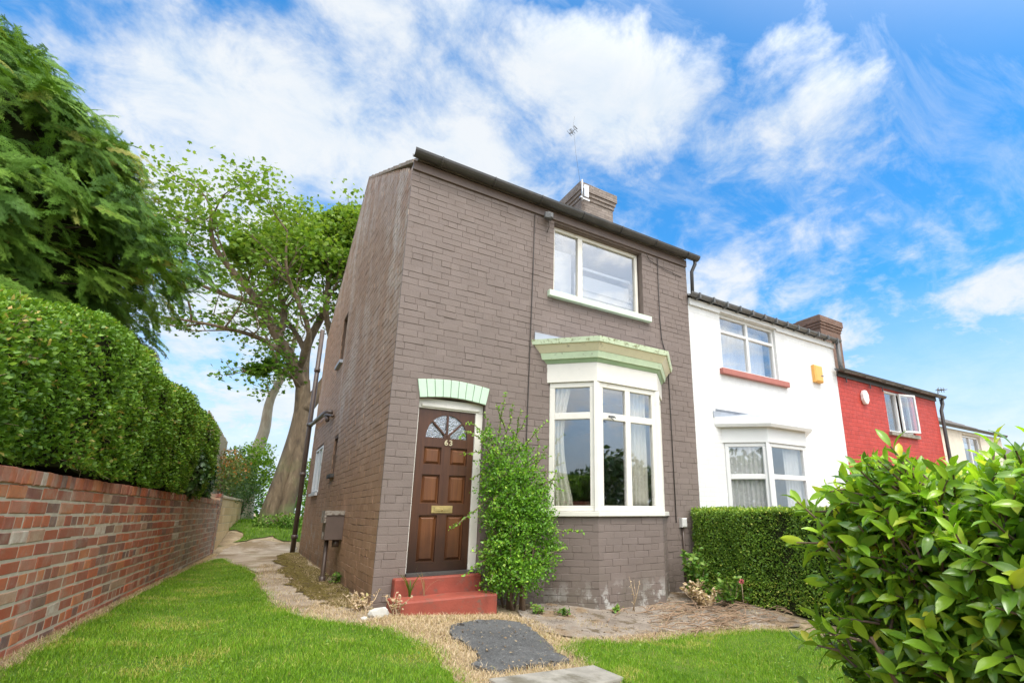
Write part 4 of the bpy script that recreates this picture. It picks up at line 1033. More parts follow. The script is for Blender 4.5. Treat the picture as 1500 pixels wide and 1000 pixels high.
# fourth and fifth houses
for (x0, x1, ze, lab) in ((15.62,20.9,3.6,'cream rendered terraced house just beyond the red house'), (20.92,26.2,2.9,'last cream terraced house furthest down the row')):
    h4 = thing('terraced_house', ((x0+x1)/2,0,-2), lab, 'house', 'houses of the terrace row')
    w = MB(); panel(w, [(x0,-5),(x1,-5),(x1,ze-.05),(x0,ze-.05)], [rect(x0+2,x0+3.4,ze-1.3,ze-.15)], (0,.3,0), (1,0,0), (0,-1,0), .2, 0, 0, 1); w.build('front_wall', [M['cream_wall'], M['room']], h4)
    w = MB(); panel(w, [(.51,-5),(9,-5),(9,ze-.1),(4.6,ze+2.2),(.51,ze-.1)], [], (x0+.002,0,0), (0,1,0), (-1,0,0), .2); w.build('gable_wall', M['cream_wall'], h4)
    uw = MB(); us = window_frame(uw, (0,.36,0), (1,0,0), (0,-1,0), x0+2.01, x0+3.39, ze-1.29, ze-.16, [(x0+2.65,x0+2.72)], .06, .06); uo = uw.build('window', M['upvc'], h4)
    for i in range(0, len(us), 2): pane('pane', (0,.36,0), (1,0,0), (0,-1,0), us[i], us[i+1], ze-1.23, ze-.22, uo, M['glass_up'])
    w = MB(); w.box((x0+.3,3,-5),(x1-.2,3.1,ze-.2)); w.build('interior_wall', M['room'], h4)
    roof(h4, x0+.0, x1, ze-.02, ze-.02, ze+2.3, 4.6, 9, M['roof_tile'], over=-.18, courses=12)
    gt = MB(); half_gutter(gt, (x0-.2,.17,ze+.04), (x1+.05,.17,ze+.04), .075); gt.build('gutter', M['gutter'], h4)
    if ze > 3.2:
        am = MB(); am.tube([(16.75,.4,ze-.1),(16.78,.4,4.2),(16.7,.4,4.6),(16.72,.4,4.85)], .014, 6); am.tube([(16.68,.4,4.8),(17.2,.35,4.86)], .012, 6)
        for t in (.25,.6,.95): am.tube([(16.68+.52*t,.3,4.8+.06*t),(16.68+.52*t,.5,4.8+.06*t)], .01, 5); am.tube([(16.68+.52*t,.4,4.72+.06*t),(16.68+.52*t,.4,4.88+.06*t)], .01, 5)
        am.build('aerial', M['dark_metal'], h4)

# ================================================================== GARDEN WALLS
WA = Vector((-2.63,-.714,0)); WB = Vector((-1.852,9.494,0)); wd = (WB-WA).normalized(); wn = Vector((wd.y,-wd.x,0))   # wn towards the lawn
def wpt(s, t, z): return WA + wd*s + wn*t + Vector((0,0,z))
m, nt, b, out = newmat('old red garden brick')
a_ = nd(nt, 'ShaderNodeAttribute', attribute_name='rnd').outputs['Fac']
c = ramp(nt, a_, [(0,(0.403,0.104,0.055)),(.16,(0.512,0.146,0.071)),(.34,(0.354,0.110,0.073)),(.5,(0.232,0.098,0.081)),(.6,(0.464,0.195,0.128)),(.73,(0.561,0.207,0.091)),(.83,(0.171,0.116,0.104)),(.93,(0.512,0.354,0.244)),(.985,(0.671,0.610,0.512))], 'CONSTANT')
p = geo(nt)
c = mixc(nt, maprange(nt, noise(nt, 10, 7, .75, p), .3, .72, 0, .65), c, (.34,.145,.085))
c = mixc(nt, maprange(nt, noise(nt, 3.2, 6, .7, p), .46, .75, 0, .75), c, (.42,.33,.26))
c = mixc(nt, math_(nt, 'MULTIPLY', maprange(nt, sepz(nt, p, 1), 3.0, 6.5), maprange(nt, noise(nt, 5, 6, .7, p), .35, .55, 0, .6)), c, (.35,.34,.25))
c = mixc(nt, maprange(nt, noise(nt, 1.1, 6, .65, p), .45, .75, 0, .4), c, (.24,.15,.095))
nt.links.new(c, b.inputs['Base Color']); b.inputs['Roughness'].default_value = .85; b.inputs['Specular IOR Level'].default_value = .2
bump(nt, b, noise(nt, 50, 5, .7, p), .6, .008)
M['garden_brick'] = m
gw = thing('garden_wall', tuple(wpt(3,0,0)), 'weathered red brick garden wall below the tall clipped hedge', 'wall')
S0, S1 = -8.5, 9.9; rh_ = .1035; nrow = 12; ztop = 1.2; bk_ = MB()
for r_i in range(nrow):
    z = ztop - (r_i+.5)*rh_; s = S0 + (0 if r_i % 2 else -.115); hdr = (r_i % 4 == 2)
    while s < S1:
        ln = (.15 if hdr else .285)*random.uniform(.9,1.08); g_ = .011
        if s > S0-.05:
            q = random.random()
            if s > 5 and q < .35: q = random.choice((.3,.45,.55,.95,.88))
            bk_.cbox(wpt(s+ln/2, random.uniform(-.004,.004)-.05, z+random.uniform(-.003,.003)), ln/2-g_*.5, .05, rh_/2-.0062+random.uniform(-.002,.002),
                tuple(wd+Vector((0,0,random.gauss(0,.012)))), tuple(-wn), (0,0,1), .009, 0, q)
        s += ln
s = S0
while s < S1:    # brick on edge coping
    ln = .1*random.uniform(.9,1.1)
    bk_.cbox(wpt(s+ln/2, -.095+random.uniform(-.006,.006), ztop+.055+random.uniform(-.004,.004)), ln/2-.005, .108, .053, tuple(wd), tuple(-wn), (0,0,1), .008, 0, random.random()); s += ln
bk_.build('brickwork', M['garden_brick'], gw, uv=False, rnd=True)
mo = MB(); c0 = wpt((S0+S1)/2, -.105, .46); mo.cbox(c0, (S1-S0)/2, .1005, .735, tuple(wd), tuple(-wn)); mo.cbox(wpt((S0+S1)/2, -.1, ztop+.045), (S1-S0)/2, .092, .05, tuple(wd), tuple(-wn)); mo.build('mortar', M['mortar'], gw)
pil = MB()   # end pier
for r_i in range(14):
    z = 1.47 - (r_i+.5)*rh_
    for k in range(2):
        pil.cbox(wpt(9.93+.11+k*.215-(.05 if r_i%2 else 0), -.06, z), .1, .075, rh_/2-.006, tuple(wd), tuple(-wn), (0,0,1), .006, 0, random.choice((.3,.45,.55,.2,.95)))
    pil.cbox(wpt(9.9, -.13, z), .11 if r_i%2 else .1, .004, rh_/2-.006, tuple(wn), tuple(wd), (0,0,1), 0, 0, random.choice((.3,.45,.55,.2)))
pil.build('pier', M['garden_brick'], gw, uv=False, rnd=True)
# buff block wall beyond
bw = thing('block_wall', (-1.8,12,.2), 'buff stone block wall continuing beyond the red brick garden wall', 'wall')
q0 = wpt(10.36,-.03,0); q1 = Vector((-1.42,14.6,0)); qd = (q1-q0).normalized(); qn = Vector((qd.y,-qd.x,0)); QL = (q1-q0).length
bm_ = MB()
for r_i in range(8):
    z = 1.36-(r_i+.5)*.21; s = -.22 if r_i%2 else 0
    while s < QL:
        ln = .44; a0 = max(s, 0); a1 = min(s+ln, QL)
        if a1-a0 > .05:
            cc = q0+qd*((a0+a1)/2)+Vector((0,0,z)); bm_.cbox(cc-qn*.1, (a1-a0)/2-.004, .1, .1, tuple(qd), tuple(-qn), (0,0,1), .008, 0, random.random())
        s += ln
mm, nt, b, out = newmat('buff block'); a_ = nd(nt, 'ShaderNodeAttribute', attribute_name='rnd').outputs['Fac']
c = ramp(nt, a_, [(0,(.56,.37,.165)),(.5,(.66,.46,.22)),(1,(.72,.53,.28))]); c = mixc(nt, maprange(nt, noise(nt, 5, 6, .7, geo(nt)), .5, .8, 0, .5), c, (.36,.27,.16))
nt.links.new(c, b.inputs['Base Color']); b.inputs['Roughness'].default_value = .9; bump(nt, b, noise(nt, 40, 5, .7, geo(nt)), .6, .01)
bm_.build('blockwork', mm, bw, uv=False, rnd=True)
bmm = MB(); cc = (q0+q1)/2+Vector((0,0,.5)); bmm.cbox(cc-qn*.1, QL/2, .092, .86, tuple(qd), tuple(-qn)); bmm.build('mortar', M['coping'], bw)
cpg = MB(); cpg.cbox((q0+q1)/2+Vector((0,0,1.40))-qn*.1, QL/2, .14, .035, tuple(qd), tuple(-qn), ch=.01); cpg.build('coping', M['coping'], bw)

# kerb slab and rubble
ks = MB(); a = [(.17,-2.86),(1.18,-2.62),(1.25,-2.93),(.24,-3.3)]
vs = [(x,y,Hf(x,y)-.15) for x,y in a] + [(x,y,Hf(x,y)+.035+random.uniform(-.004,.004)) for x,y in a]
ks.add(vs, [(0,1,2,3),(7,6,5,4),(1,0,4,5),(2,1,5,6),(3,2,6,7),(0,3,7,4)]); ko = ks.build('stone_step', M['concrete'], None, (.7,-2.9,-.2), bevel=.015)
bpy_fix = bmesh.new(); bpy_fix.from_mesh(ko.data); bmesh.ops.recalc_face_normals(bpy_fix, faces=bpy_fix.faces); bpy_fix.to_mesh(ko.data); bpy_fix.free()
tag(ko, 'rough grey concrete slab at the near end of the asphalt path', 'slab')
def rock(name, c, r, mat, label, cat, seed, group=None):
    bm = bmesh.new(); bmesh.ops.create_icosphere(bm, subdivisions=2, radius=1)
    rr = random.Random(seed)
    pl = [(Vector((rr.gauss(0,1),rr.gauss(0,1),rr.gauss(0,1))).normalized(), rr.uniform(.55,.85)) for _ in range(9)]
    for v in bm.verts:
        for n, d in pl:
            k = v.co.dot(n)
            if k > d: v.co -= n*(k-d)
        v.co = Vector((v.co.x*r[0], v.co.y*r[1], v.co.z*r[2]))
    me = bpy.data.meshes.new(name); bm.to_mesh(me); bm.free(); me.materials.append(mat)
    o = link(name, me, None, c); return tag(o, label, cat, group)
rock('plaster_lump', (-.05,-.62,.03), (.11,.07,.07), M['chalk'], 'broken lump of white plaster lying at the corner of the brown house', 'rubble', 3)
rock('plaster_fragment', (-.19,-.66,.0), (.05,.04,.035), M['chalk'], 'small white plaster fragment left of the larger lump', 'rubble', 5)

# ================================================================== VEGETATION
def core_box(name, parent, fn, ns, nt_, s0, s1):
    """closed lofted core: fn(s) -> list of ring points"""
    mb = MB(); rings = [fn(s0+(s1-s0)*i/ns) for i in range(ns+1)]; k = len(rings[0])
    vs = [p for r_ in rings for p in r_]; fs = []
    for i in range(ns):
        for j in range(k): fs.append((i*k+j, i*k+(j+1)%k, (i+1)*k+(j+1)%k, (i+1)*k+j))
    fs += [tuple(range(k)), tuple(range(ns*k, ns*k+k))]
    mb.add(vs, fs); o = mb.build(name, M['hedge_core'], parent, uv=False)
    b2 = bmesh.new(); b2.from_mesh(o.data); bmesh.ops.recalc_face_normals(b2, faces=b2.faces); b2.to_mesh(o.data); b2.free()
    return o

def twigs(mb, P, D, L, r, n=3):
    for p, d, l in zip(P, D, L):
        p = Vector(p); d = Vector(d); q = p + d*l*.5 + Vector((random.gauss(0,.08),random.gauss(0,.08),random.gauss(0,.05)))*l
        mb.tube([p, q, p+d*l], [r, r*.8, r*.4], n, cap=False)

# --- tall hedge on the wall
hed = thing('privet_hedge', tuple(wpt(2,-.6,0)), 'tall clipped privet hedge standing above the red brick garden wall', 'hedge')
def hedge_top(s):   # world z of the hedge top along the wall
    return np.interp(s, [-4,-2,-1.2,-.4,.3,1.4,3.1,5,6.2,7.0], [2.0,2.12,2.3,2.58,2.72,2.78,2.78,2.82,2.86,2.6])
def hedge_ring_xy(s, q):
    """q in 0..1 along the visible profile from the foot of the front face over the top to the back"""
    zt = hedge_top(s); zb = np.interp(s, [-4,0,6,9],[1.36,1.36,1.3,1.22]); w = 1.1
    bul = .05*np.sin(s*2.1)+.035*np.sin(s*5.3+1)+.02*np.sin(s*11)
    Lf = zt-zb-.3; Lc = .47; Lt = w-.6; tot = Lf+2*Lc+Lt
    d = q*tot; t = np.zeros_like(s); z = np.zeros_like(s); nt2 = np.zeros_like(s); nz = np.zeros_like(s)
    a = d < Lf; f = d/np.maximum(Lf,.01)
    t = np.where(a, .05+.13*np.sin(np.clip(f,0,1)*2.2)+bul, t); z = np.where(a, zb+d, z); nt2 = np.where(a, 1., nt2)
    b_ = (d >= Lf)&(d < Lf+Lc); an = (d-Lf)/Lc*np.pi/2
    tf = .05+.13*np.sin(2.2)+bul
    t = np.where(b_, tf-.3+.3*np.cos(an), t); z = np.where(b_, zb+Lf+.3*np.sin(an), z); nt2 = np.where(b_, np.cos(an), nt2); nz = np.where(b_, np.sin(an), nz)
    c_ = (d >= Lf+Lc)&(d < Lf+Lc+Lt); t = np.where(c_, tf-.3-(d-Lf-Lc), t); z = np.where(c_, zt, z); nz = np.where(c_, 1., nz)
    e_ = d >= Lf+Lc+Lt; an = (d-Lf-Lc-Lt)/Lc*np.pi/2
    t = np.where(e_, tf-.3-Lt-.3*np.sin(an), t); z = np.where(e_, zt-.3+.3*np.cos(an), z); nt2 = np.where(e_, -np.sin(an), nt2); nz = np.where(e_, np.cos(an), nz)
    z = z + .02*np.sin(s*3.7+t*4)+.012*np.sin(s*9.1+2)
    return t, z, nt2, nz
W3 = np.array(wd); N3 = np.array(wn); A3 = np.array(WA)
n = 120000
s = rng.uniform(0, 1, n)**1.15*12.7-6.0; q = rng.beta(1.0,1.15,n)
t, z, nt2, nz = hedge_ring_xy(s, q)
P = A3 + W3*s[:,None] + N3*t[:,None]; P[:,2] = z
Nn = N3*nt2[:,None] + np.array([0,0,1.])*nz[:,None]
# clumpy depth so that light and shadow break the face up
cl_ = fbm(s*1.0+z, z*1.7+t, 5.5)*.5+fbm(s+3, z+t*2, 12)*.5
dep = np.abs(rng.normal(0,.045,n)) + np.clip(-cl_,0,1)*.10 - np.clip(cl_,0,1)*.035
P = P - Nn*dep[:,None]
thin = (cl_ < -.45) & (rng.random(n) < .55); k = ~thin; P, Nn, s, z, q = P[k], Nn[k], s[k], z[k], q[k]; n = len(P)
D = nrm(Nn*.6 + rv(n,.75) + np.array([0,0,.25])); Nl = nrm(Nn*.9 + rv(n,.55)+np.array([0,0,.35]))
rn = np.clip(rng.normal(.42,.19,n) + .28*(q > .5)*rng.random(n) + .12*fbm(s, z, 2.2), 0, .97); brown = rng.random(n) < .012+.16*np.clip(fbm(s*1.1, z*.9, 2.6)-.35, 0, 1); rn[brown] = rng.uniform(.94,1,brown.sum())
V, F, rr = leaves(P, D, Nl, rng.uniform(.028,.05,n), *LEAF4, rn)
npmesh('foliage', V, F, M['privet'], hed, rnd=rr)
def ring_in(s):
    qs = np.linspace(0,1,16); t, z, a, b_ = hedge_ring_xy(np.full(16,s), qs)
    pts = [tuple(A3+W3*s+N3*(tt-.13*aa)+np.array([0,0,zz-.13*bb])) for tt,zz,aa,bb in zip(t,z,a,b_)]
    zb = 1.34; pts.append(tuple(A3+W3*s-N3*.95+np.array([0,0,.2]))); pts.append(tuple(A3+W3*s-N3*.32+np.array([0,0,.2]))); pts.append(tuple(A3+W3*s-N3*.3+np.array([0,0,zb])))
    return pts
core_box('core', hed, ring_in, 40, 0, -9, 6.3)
tw = MB(); wt = np.clip(fbm(s*1.1, z*.9, 2.6)-.1, 0.02, 1); wt = wt/wt.sum(); k = rng.choice(n, 1100, p=wt); twigs(tw, P[k]-Nn[k]*.06, nrm(Nn[k]*.45+rv(1100,.6)+W3*.3+np.array([0,0,.2])), rng.uniform(.05,.15,1100), .003); tw.build('stems', M['drystem'], hed, uv=False)['kind'] = 'stuff'

# --- ivy over the far end of the hedge
ivy = thing('ivy', tuple(wpt(7.5,-.3,1.2)), 'dark ivy mound smothering the far end of the tall hedge', 'ivy')
n = 7500
u = nrm(rv(n)); cs = rng.uniform(0,1,n)
cen = np.array([wpt(6.3,-.22,1.95), wpt(7.1,-.22,1.9), wpt(7.9,-.3,1.75), wpt(8.6,-.35,1.55), wpt(5.7,-.15,1.75)]); rad = np.array([[.62,.38,.72],[.65,.36,.74],[.6,.36,.72],[.5,.33,.62],[.7,.36,.55]])
ci = rng.integers(0,5,n); pl = u*rad[ci]*(.8+.22*rng.random(n))[:,None]*(1+.12*fbm(u[:,0]*3,u[:,2]*3,3))[:,None]
P = cen[ci] + W3*pl[:,:1] + N3*pl[:,1:2] + np.array([0,0,1.])*pl[:,2:]
Nn = nrm(W3*u[:,:1]+N3*u[:,1:2]+np.array([0,0,1.])*u[:,2:])
V, F, rr = leaves(P, nrm(rv(n,.7)+Nn*.2+np.array([0,0,-.6])), nrm(Nn+rv(n,.4)+np.array([0,0,.3])), rng.uniform(.06,.105,n), *IVY)
npmesh('foliage', V, F, M['ivy'], ivy, rnd=rr)
cm = MB()
for c_, r_ in zip(cen, rad):
    bm = bmesh.new(); bmesh.ops.create_icosphere(bm, subdivisions=2, radius=.8)
    vs = [Vector(c_)+wd*v.co.x*r_[0]+wn*v.co.y*r_[1]+Vector((0,0,v.co.z*r_[2])) for v in bm.verts]; cm.add(vs, [tuple(v.index for v in f.verts) for f in bm.faces]); bm.free()
cm.build('core', M['hedge_core'], ivy, uv=False)

# --- slatted fence behind the wall end
fe = thing('wooden_fence', tuple(wpt(10.5,-.45,0)), 'weathered grey wooden slat fence rising behind the ivy at the wall end', 'fence')
for k in range(48):
    sl = MB(); s = 9.2+k*.088; zt = 3.42-.006*k+random.uniform(-.03,.03); sl.cbox(wpt(s,-.45,zt/2), .03, .009, zt/2, tuple(wd), tuple(-wn), ch=.003)
    sl.build('slat', M['fence_wood'], fe)
for zz in (1.0,2.0,2.8):
    sl = MB(); sl.cbox(wpt(11.3,-.5,zz), 2.15, .03, .04, tuple(wd), tuple(-wn)); sl.build('rail', M['fence_wood'], fe)
for ss in (9.1,11.2,13.4):
    sl = MB(); sl.cbox(wpt(ss,-.5,1.6), .05, .05, 1.55, tuple(wd), tuple(-wn)); sl.build('post', M['fence_wood'], fe)

# --- generic shrubs made of leaf clumps
def shrub(name, loc, blobs_, nleaf, size, tmpl, mat, label, cat, group=None, stem=True, up=.2, shell=.75, parent_stem_mat='twig', nstem=10, amp=.2):
    th = thing(name, loc, label, cat, group); L0 = np.array(loc)
    B = np.array([b_[:3] for b_ in blobs_]); Rr = np.array([b_[3] if len(b_) == 4 else 0 for b_ in blobs_]); w = Rr**2.2; w /= w.sum()
    ci = rng.choice(len(B), nleaf, p=w); u = nrm(rv(nleaf)); rad = Rr[ci]*(shell+(1-shell+.15)*rng.random(nleaf)**.7)*(1+amp*fbm(u[:,0]*2.2+ci,u[:,2]*2.2,2.5))
    P = B[ci] + u*rad[:,None]
    g_ = rng.random(nleaf) < .25; P[g_] = B[ci[g_]] + u[g_]*(Rr[ci[g_]]*rng.random(g_.sum()))[:,None]
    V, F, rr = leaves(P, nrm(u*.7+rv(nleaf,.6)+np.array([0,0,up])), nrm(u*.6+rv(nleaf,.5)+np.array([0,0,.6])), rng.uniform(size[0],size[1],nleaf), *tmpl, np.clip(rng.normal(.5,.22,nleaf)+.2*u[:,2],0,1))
    npmesh('foliage', V, F, mat, th, rnd=rr)
    if stem:
        mb = MB()
        for k in range(nstem):
            b_ = B[k % len(B)]; p0 = L0+np.array([random.gauss(0,.05),random.gauss(0,.05),-.05]); md_ = (p0+b_)/2+np.array([random.gauss(0,.08),random.gauss(0,.08),.1])
            mb.tube([p0, md_, b_+np.array([0,0,Rr[k%len(B)]*.5])], [.016,.011,.004], 5)
        mb.build('stem', M[parent_stem_mat], th, uv=False)
    return th

# climbing shrub beside the door
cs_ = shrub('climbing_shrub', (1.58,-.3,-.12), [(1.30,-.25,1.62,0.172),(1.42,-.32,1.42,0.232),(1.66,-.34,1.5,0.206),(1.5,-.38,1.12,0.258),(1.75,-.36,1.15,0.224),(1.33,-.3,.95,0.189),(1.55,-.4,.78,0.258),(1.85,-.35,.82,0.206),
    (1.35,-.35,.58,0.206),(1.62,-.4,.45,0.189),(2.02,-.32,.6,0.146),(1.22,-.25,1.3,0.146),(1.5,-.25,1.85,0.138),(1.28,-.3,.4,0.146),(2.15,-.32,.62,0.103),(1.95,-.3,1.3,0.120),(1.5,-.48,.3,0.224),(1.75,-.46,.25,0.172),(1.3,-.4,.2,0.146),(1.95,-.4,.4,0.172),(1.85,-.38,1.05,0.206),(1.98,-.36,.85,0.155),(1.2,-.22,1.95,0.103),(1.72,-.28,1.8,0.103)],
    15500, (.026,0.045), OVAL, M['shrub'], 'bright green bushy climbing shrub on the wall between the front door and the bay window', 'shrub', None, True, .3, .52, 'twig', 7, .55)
def sprig(mb, path, Ps, Ds, step=.022):
    path = [Vector(p) for p in path]; mb.tube(path, [.006]*(len(path)-1)+[.002], 5)
    for a, b_ in zip(path[:-1], path[1:]):
        L = (b_-a).length; k = max(1, int(L/step))
        for i in range(k):
            for _ in range(2):
                Ps.append(a.lerp(b_, (i+random.random())/k)); d = (b_-a).normalized()*.5+Vector((random.gauss(0,.7),random.gauss(0,.7),random.gauss(0,.7))); Ds.append(d)
mb = MB(); Ps, Ds = [], []
for path in ([(1.35,-.2,1.8),(1.38,-.2,2.2),(1.40,-.28,2.58)], [(1.42,-.2,1.9),(1.52,-.22,2.2),(1.50,-.3,2.44)], [(1.5,-.2,1.9),(1.66,-.25,2.1),(1.72,-.3,2.28)], [(1.3,-.2,1.8),(1.22,-.2,2.1),(1.15,-.2,2.28)],
    [(1.3,-.2,1.7),(1.1,-.18,1.95),(.93,-.16,2.02),(.84,-.14,1.9)], [(1.28,-.2,1.75),(1.05,-.2,1.76),(.88,-.18,1.72)], [(1.2,-.2,1.95),(1.05,-.16,2.1),(.92,-.14,2.14)], [(1.25,-.3,1.2),(1.05,-.32,1.05),(.82,-.34,.88),(.72,-.34,.82)],
    [(1.8,-.4,.85),(2.1,-.5,.78),(2.35,-.55,.78),(2.47,-.55,.76)], [(1.9,-.38,1.2),(2.05,-.4,1.35),(2.12,-.42,1.55)], [(1.8,-.35,1.55),(1.95,-.35,1.75),(2.0,-.35,1.9)], [(1.7,-.35,.6),(2.0,-.45,.5),(2.25,-.5,.58)], [(1.3,-.25,1.5),(1.12,-.25,1.5),(1.0,-.22,1.4)],
    [(1.6,-.45,.5),(1.62,-.55,.2),(1.66,-.52,.02)], [(1.45,-.2,2.1),(1.34,-.22,2.3),(1.3,-.24,2.4)], [(1.85,-.35,1.6),(1.88,-.35,1.9),(1.84,-.33,2.1)], [(1.6,-.25,2.0),(1.6,-.3,2.25),(1.63,-.3,2.35)]):
    sprig(mb, path, Ps, Ds)
rsp = random.Random(31)
for k in range(46):
    p0 = Vector((rsp.uniform(1.25,1.95), -.32, rsp.uniform(.3,1.9))); d = Vector((rsp.gauss(0,.7)+(p0.x-1.55)*.9, -abs(rsp.gauss(.3,.3)), rsp.gauss(.35,.45))).normalized(); L = rsp.uniform(.3,.5)
    sprig(mb, [p0, p0+d*L*.6, p0+d*L+Vector((0,0,-.04))], Ps, Ds)
n = len(Ps); V, F, rr = leaves(np.array([tuple(p) for p in Ps]), np.array([tuple(d) for d in Ds]), nrm(rv(n,.5)+np.array([0,-.4,.8])), rng.uniform(.025,.05,n), *OVAL, rng.uniform(.4,1,n))
so2 = mb.build('stem', M['twig'], cs_, uv=False); npmesh('foliage', V, F, M['shrub'], cs_, rnd=rr)
mb = MB(); mb.tube([(1.68,-.42,-.2),(1.66,-.44,.1),(1.62,-.4,.45)], [.03,.026,.02], 7); mb.tube([(1.6,-.35,-.2),(1.5,-.35,.1),(1.42,-.35,.5)], [.018,.015,.012], 6); mb.tube([(1.66,-.4,.15),(1.78,-.4,.4),(1.85,-.38,.7)], [.016,.012,.01], 6); mb.build('trunk', M['twig'], cs_, uv=False)

# --- clipped boundary hedge
bh_ = thing('boundary_hedge', (5.3,-2.2,-.3), 'low clipped box shaped hedge between the brown house garden and the white house', 'hedge')
n = 52000; y = -rng.uniform(.03,1,n)**1.15*4.4; sec = rng.random(n)
hx0, hx1, hzt = 4.98, 5.72, 1.06
zb = H(np.full(n,5.0), y)
face = sec < .66
X_ = np.where(face, hx0+.06*np.sin(y*2.3)+.03*np.sin(y*7), rng.uniform(hx0+.03,hx1,n)); Z_ = np.where(face, zb+.02+(hzt-zb-.05)*rng.random(n), hzt+.02*np.sin(y*6+X_*5)+rng.normal(0,.014,n))
Nn = np.where(face[:,None], np.array([-1.,0,.12]), np.array([0,0,1.]))
endm = rng.random(n) < .04; y[endm] = -.06; X_[endm] = rng.uniform(hx0,hx1,endm.sum())
cl_ = fbm(y*1.2+X_, Z_*1.3, 6)*.6+fbm(y, Z_, 15)*.4
dep = np.abs(rng.normal(0,.03,n))+np.clip(-cl_,0,1)*.07
P = np.column_stack([X_,y,Z_])-Nn*dep[:,None]
V, F, rr = leaves(P, nrm(Nn*.6+rv(n,.7)+np.array([0,0,.3])), nrm(Nn*.8+rv(n,.5)+np.array([0,0,.3])), rng.uniform(.024,.042,n), *LEAF4, np.clip(rng.normal(.45,.2,n)+.2*(~face)+.25*((Z_-zb) < .35)*rng.random(n),0,1))
npmesh('foliage', V, F, M['box_leaf'], bh_, rnd=rr)
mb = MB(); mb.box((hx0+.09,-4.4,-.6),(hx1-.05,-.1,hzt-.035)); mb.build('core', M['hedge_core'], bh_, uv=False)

# --- near laurel hedge
la = thing('laurel_hedge', (1.9,-5.5,-.3), 'large glossy leaved laurel hedge in the right foreground', 'hedge')
x0, x1, y0, y1, zt, zb_ = .79, 4.2, -6.5, -4.93, 1.17, -.45
tw = MB(); Ps, Ds, Ns, Sz, Rn = [], [], [], [], []
def lspray(p, d, L, nl, size, young=False):
    d = d.normalized(); side = d.orthogonal().normalized(); a0 = random.uniform(0,6.28); bend = Vector((random.gauss(0,.15),random.gauss(0,.15),random.gauss(.05,.15)))
    pts = [p + d*L*t + bend*L*t*t for t in (0,.35,.7,1)]
    tw.tube(pts, [.006,.005,.004,.003], 5, cap=False)
    for i in range(nl):
        t = .25+.75*i/(nl-1); q = pts[0]+d*L*t+bend*L*t*t
        a = a0+i*2.4; rad = (side*math.cos(a)+d.cross(side)*math.sin(a)); ld = d*(.35+.75*t)+rad*(1.15-.45*t)+Vector((0,0,-.12+.25*random.random()))
        Ps.append(q); Ds.append(ld); nn = d*1.0-rad*.3+Vector((random.gauss(0,.3),random.gauss(0,.3),random.gauss(.5,.3))); Ns.append(nn)
        Sz.append(size*random.uniform(.7,1.15)); Rn.append((1.0 if random.random() < .012 else min(.96,max(0,random.gauss(.42,.2)))) if not young else random.random()+10)
rr_ = random.Random(4)
def lump(a, b_): return .07*math.sin(a*3.1+b_*2)+.05*math.sin(a*6.3-b_*5+1)
for k in range(4300):
    w = random.random()
    if w < .5:    # end face towards the path
        y = random.uniform(y0,y1); z = random.uniform(zb_,zt); p = Vector((x0+lump(y*2,z*2)+.16*max(0,(abs(y-(y0+y1)/2)/.78))**4, y, z)); nn = Vector((-1,0,.25))
        if y > y1-.25: nn = Vector((-.8,.7,.25))
    elif w < .78:   # top
        x = x0+abs(random.gauss(0,.8)); y = random.uniform(y0,y1); p = Vector((x, y, zt-.08+.5*lump(x*2,y*2)-.15*max(0,1-(x-x0)/.25))); nn = Vector((-.15,0,1))
    elif w < .9:    # garden side
        x = x0+abs(random.gauss(0,.9)); z = random.uniform(zb_,zt); p = Vector((x, y1+lump(x*2,z*2), z)); nn = Vector((0,1,.2))
    else:
        x = x0+abs(random.gauss(0,.7)); z = random.uniform(zb_,zt); p = Vector((x, y0+lump(x*2,z*2), z)); nn = Vector((-.2,-1,.2))
    d = nn + Vector((random.gauss(0,.5),random.gauss(0,.5),random.gauss(.15,.4))); dpt = random.random()**1.6*.28
    L = random.uniform(.10,.185); topy = p.z > zt-.22
    lspray(p - nn.normalized()*(dpt+L*.55), d, L, random.randint(5,8), .102 if not topy else .09, topy and random.random() < (.75 if w < .78 and w >= .5 else .4) and dpt < .12)
for (p, d, L) in (((1.15,-5.45,1.15),(-.05,0,1) ,.16), ((1.22,-5.4,1.15),(.35,.1,1),.15), ((1.45,-5.5,1.14),(.1,0,1),.22), ((.98,-5.1,1.0),(-.5,.2,.8),.16), ((.92,-5.3,1.1),(-.7,.1,.7),.2), ((1.0,-5.95,1.15),(-.1,-.1,1),.22), ((1.3,-5.8,1.17),(0,0,1),.2)):
    lspray(Vector(p)-Vector((0,0,.05)), Vector(d), L, 9, .095, True)
Rn = np.array(Rn); yo = Rn >= 10
for sel, mt in ((~yo,'laurel'),(yo,'laurel_young')):
    V, F, rr = leaves(np.array([tuple(p) for p in Ps])[sel], np.array([tuple(p) for p in Ds])[sel], np.array([tuple(p) for p in Ns])[sel], np.array(Sz)[sel], *LAUREL, (Rn[sel] % 10))
    npmesh('foliage', V, F, M[mt], la, rnd=rr, smooth=True)
for k in range(60):
    a = Vector((random.uniform(x0+.25,x1-1.5), random.uniform(y0+.2,y1-.2), -.5)); b_ = Vector((a.x+random.gauss(-.25,.2), a.y+random.gauss(0,.2), random.uniform(.3,1.0)))
    tw.tube([a, (a+b_)/2+Vector((random.gauss(0,.06),random.gauss(0,.06),0)), b_], [.018,.013,.006], 6, cap=False)
tw.build('stems', M['twig'], la, uv=False)['kind'] = 'stuff'

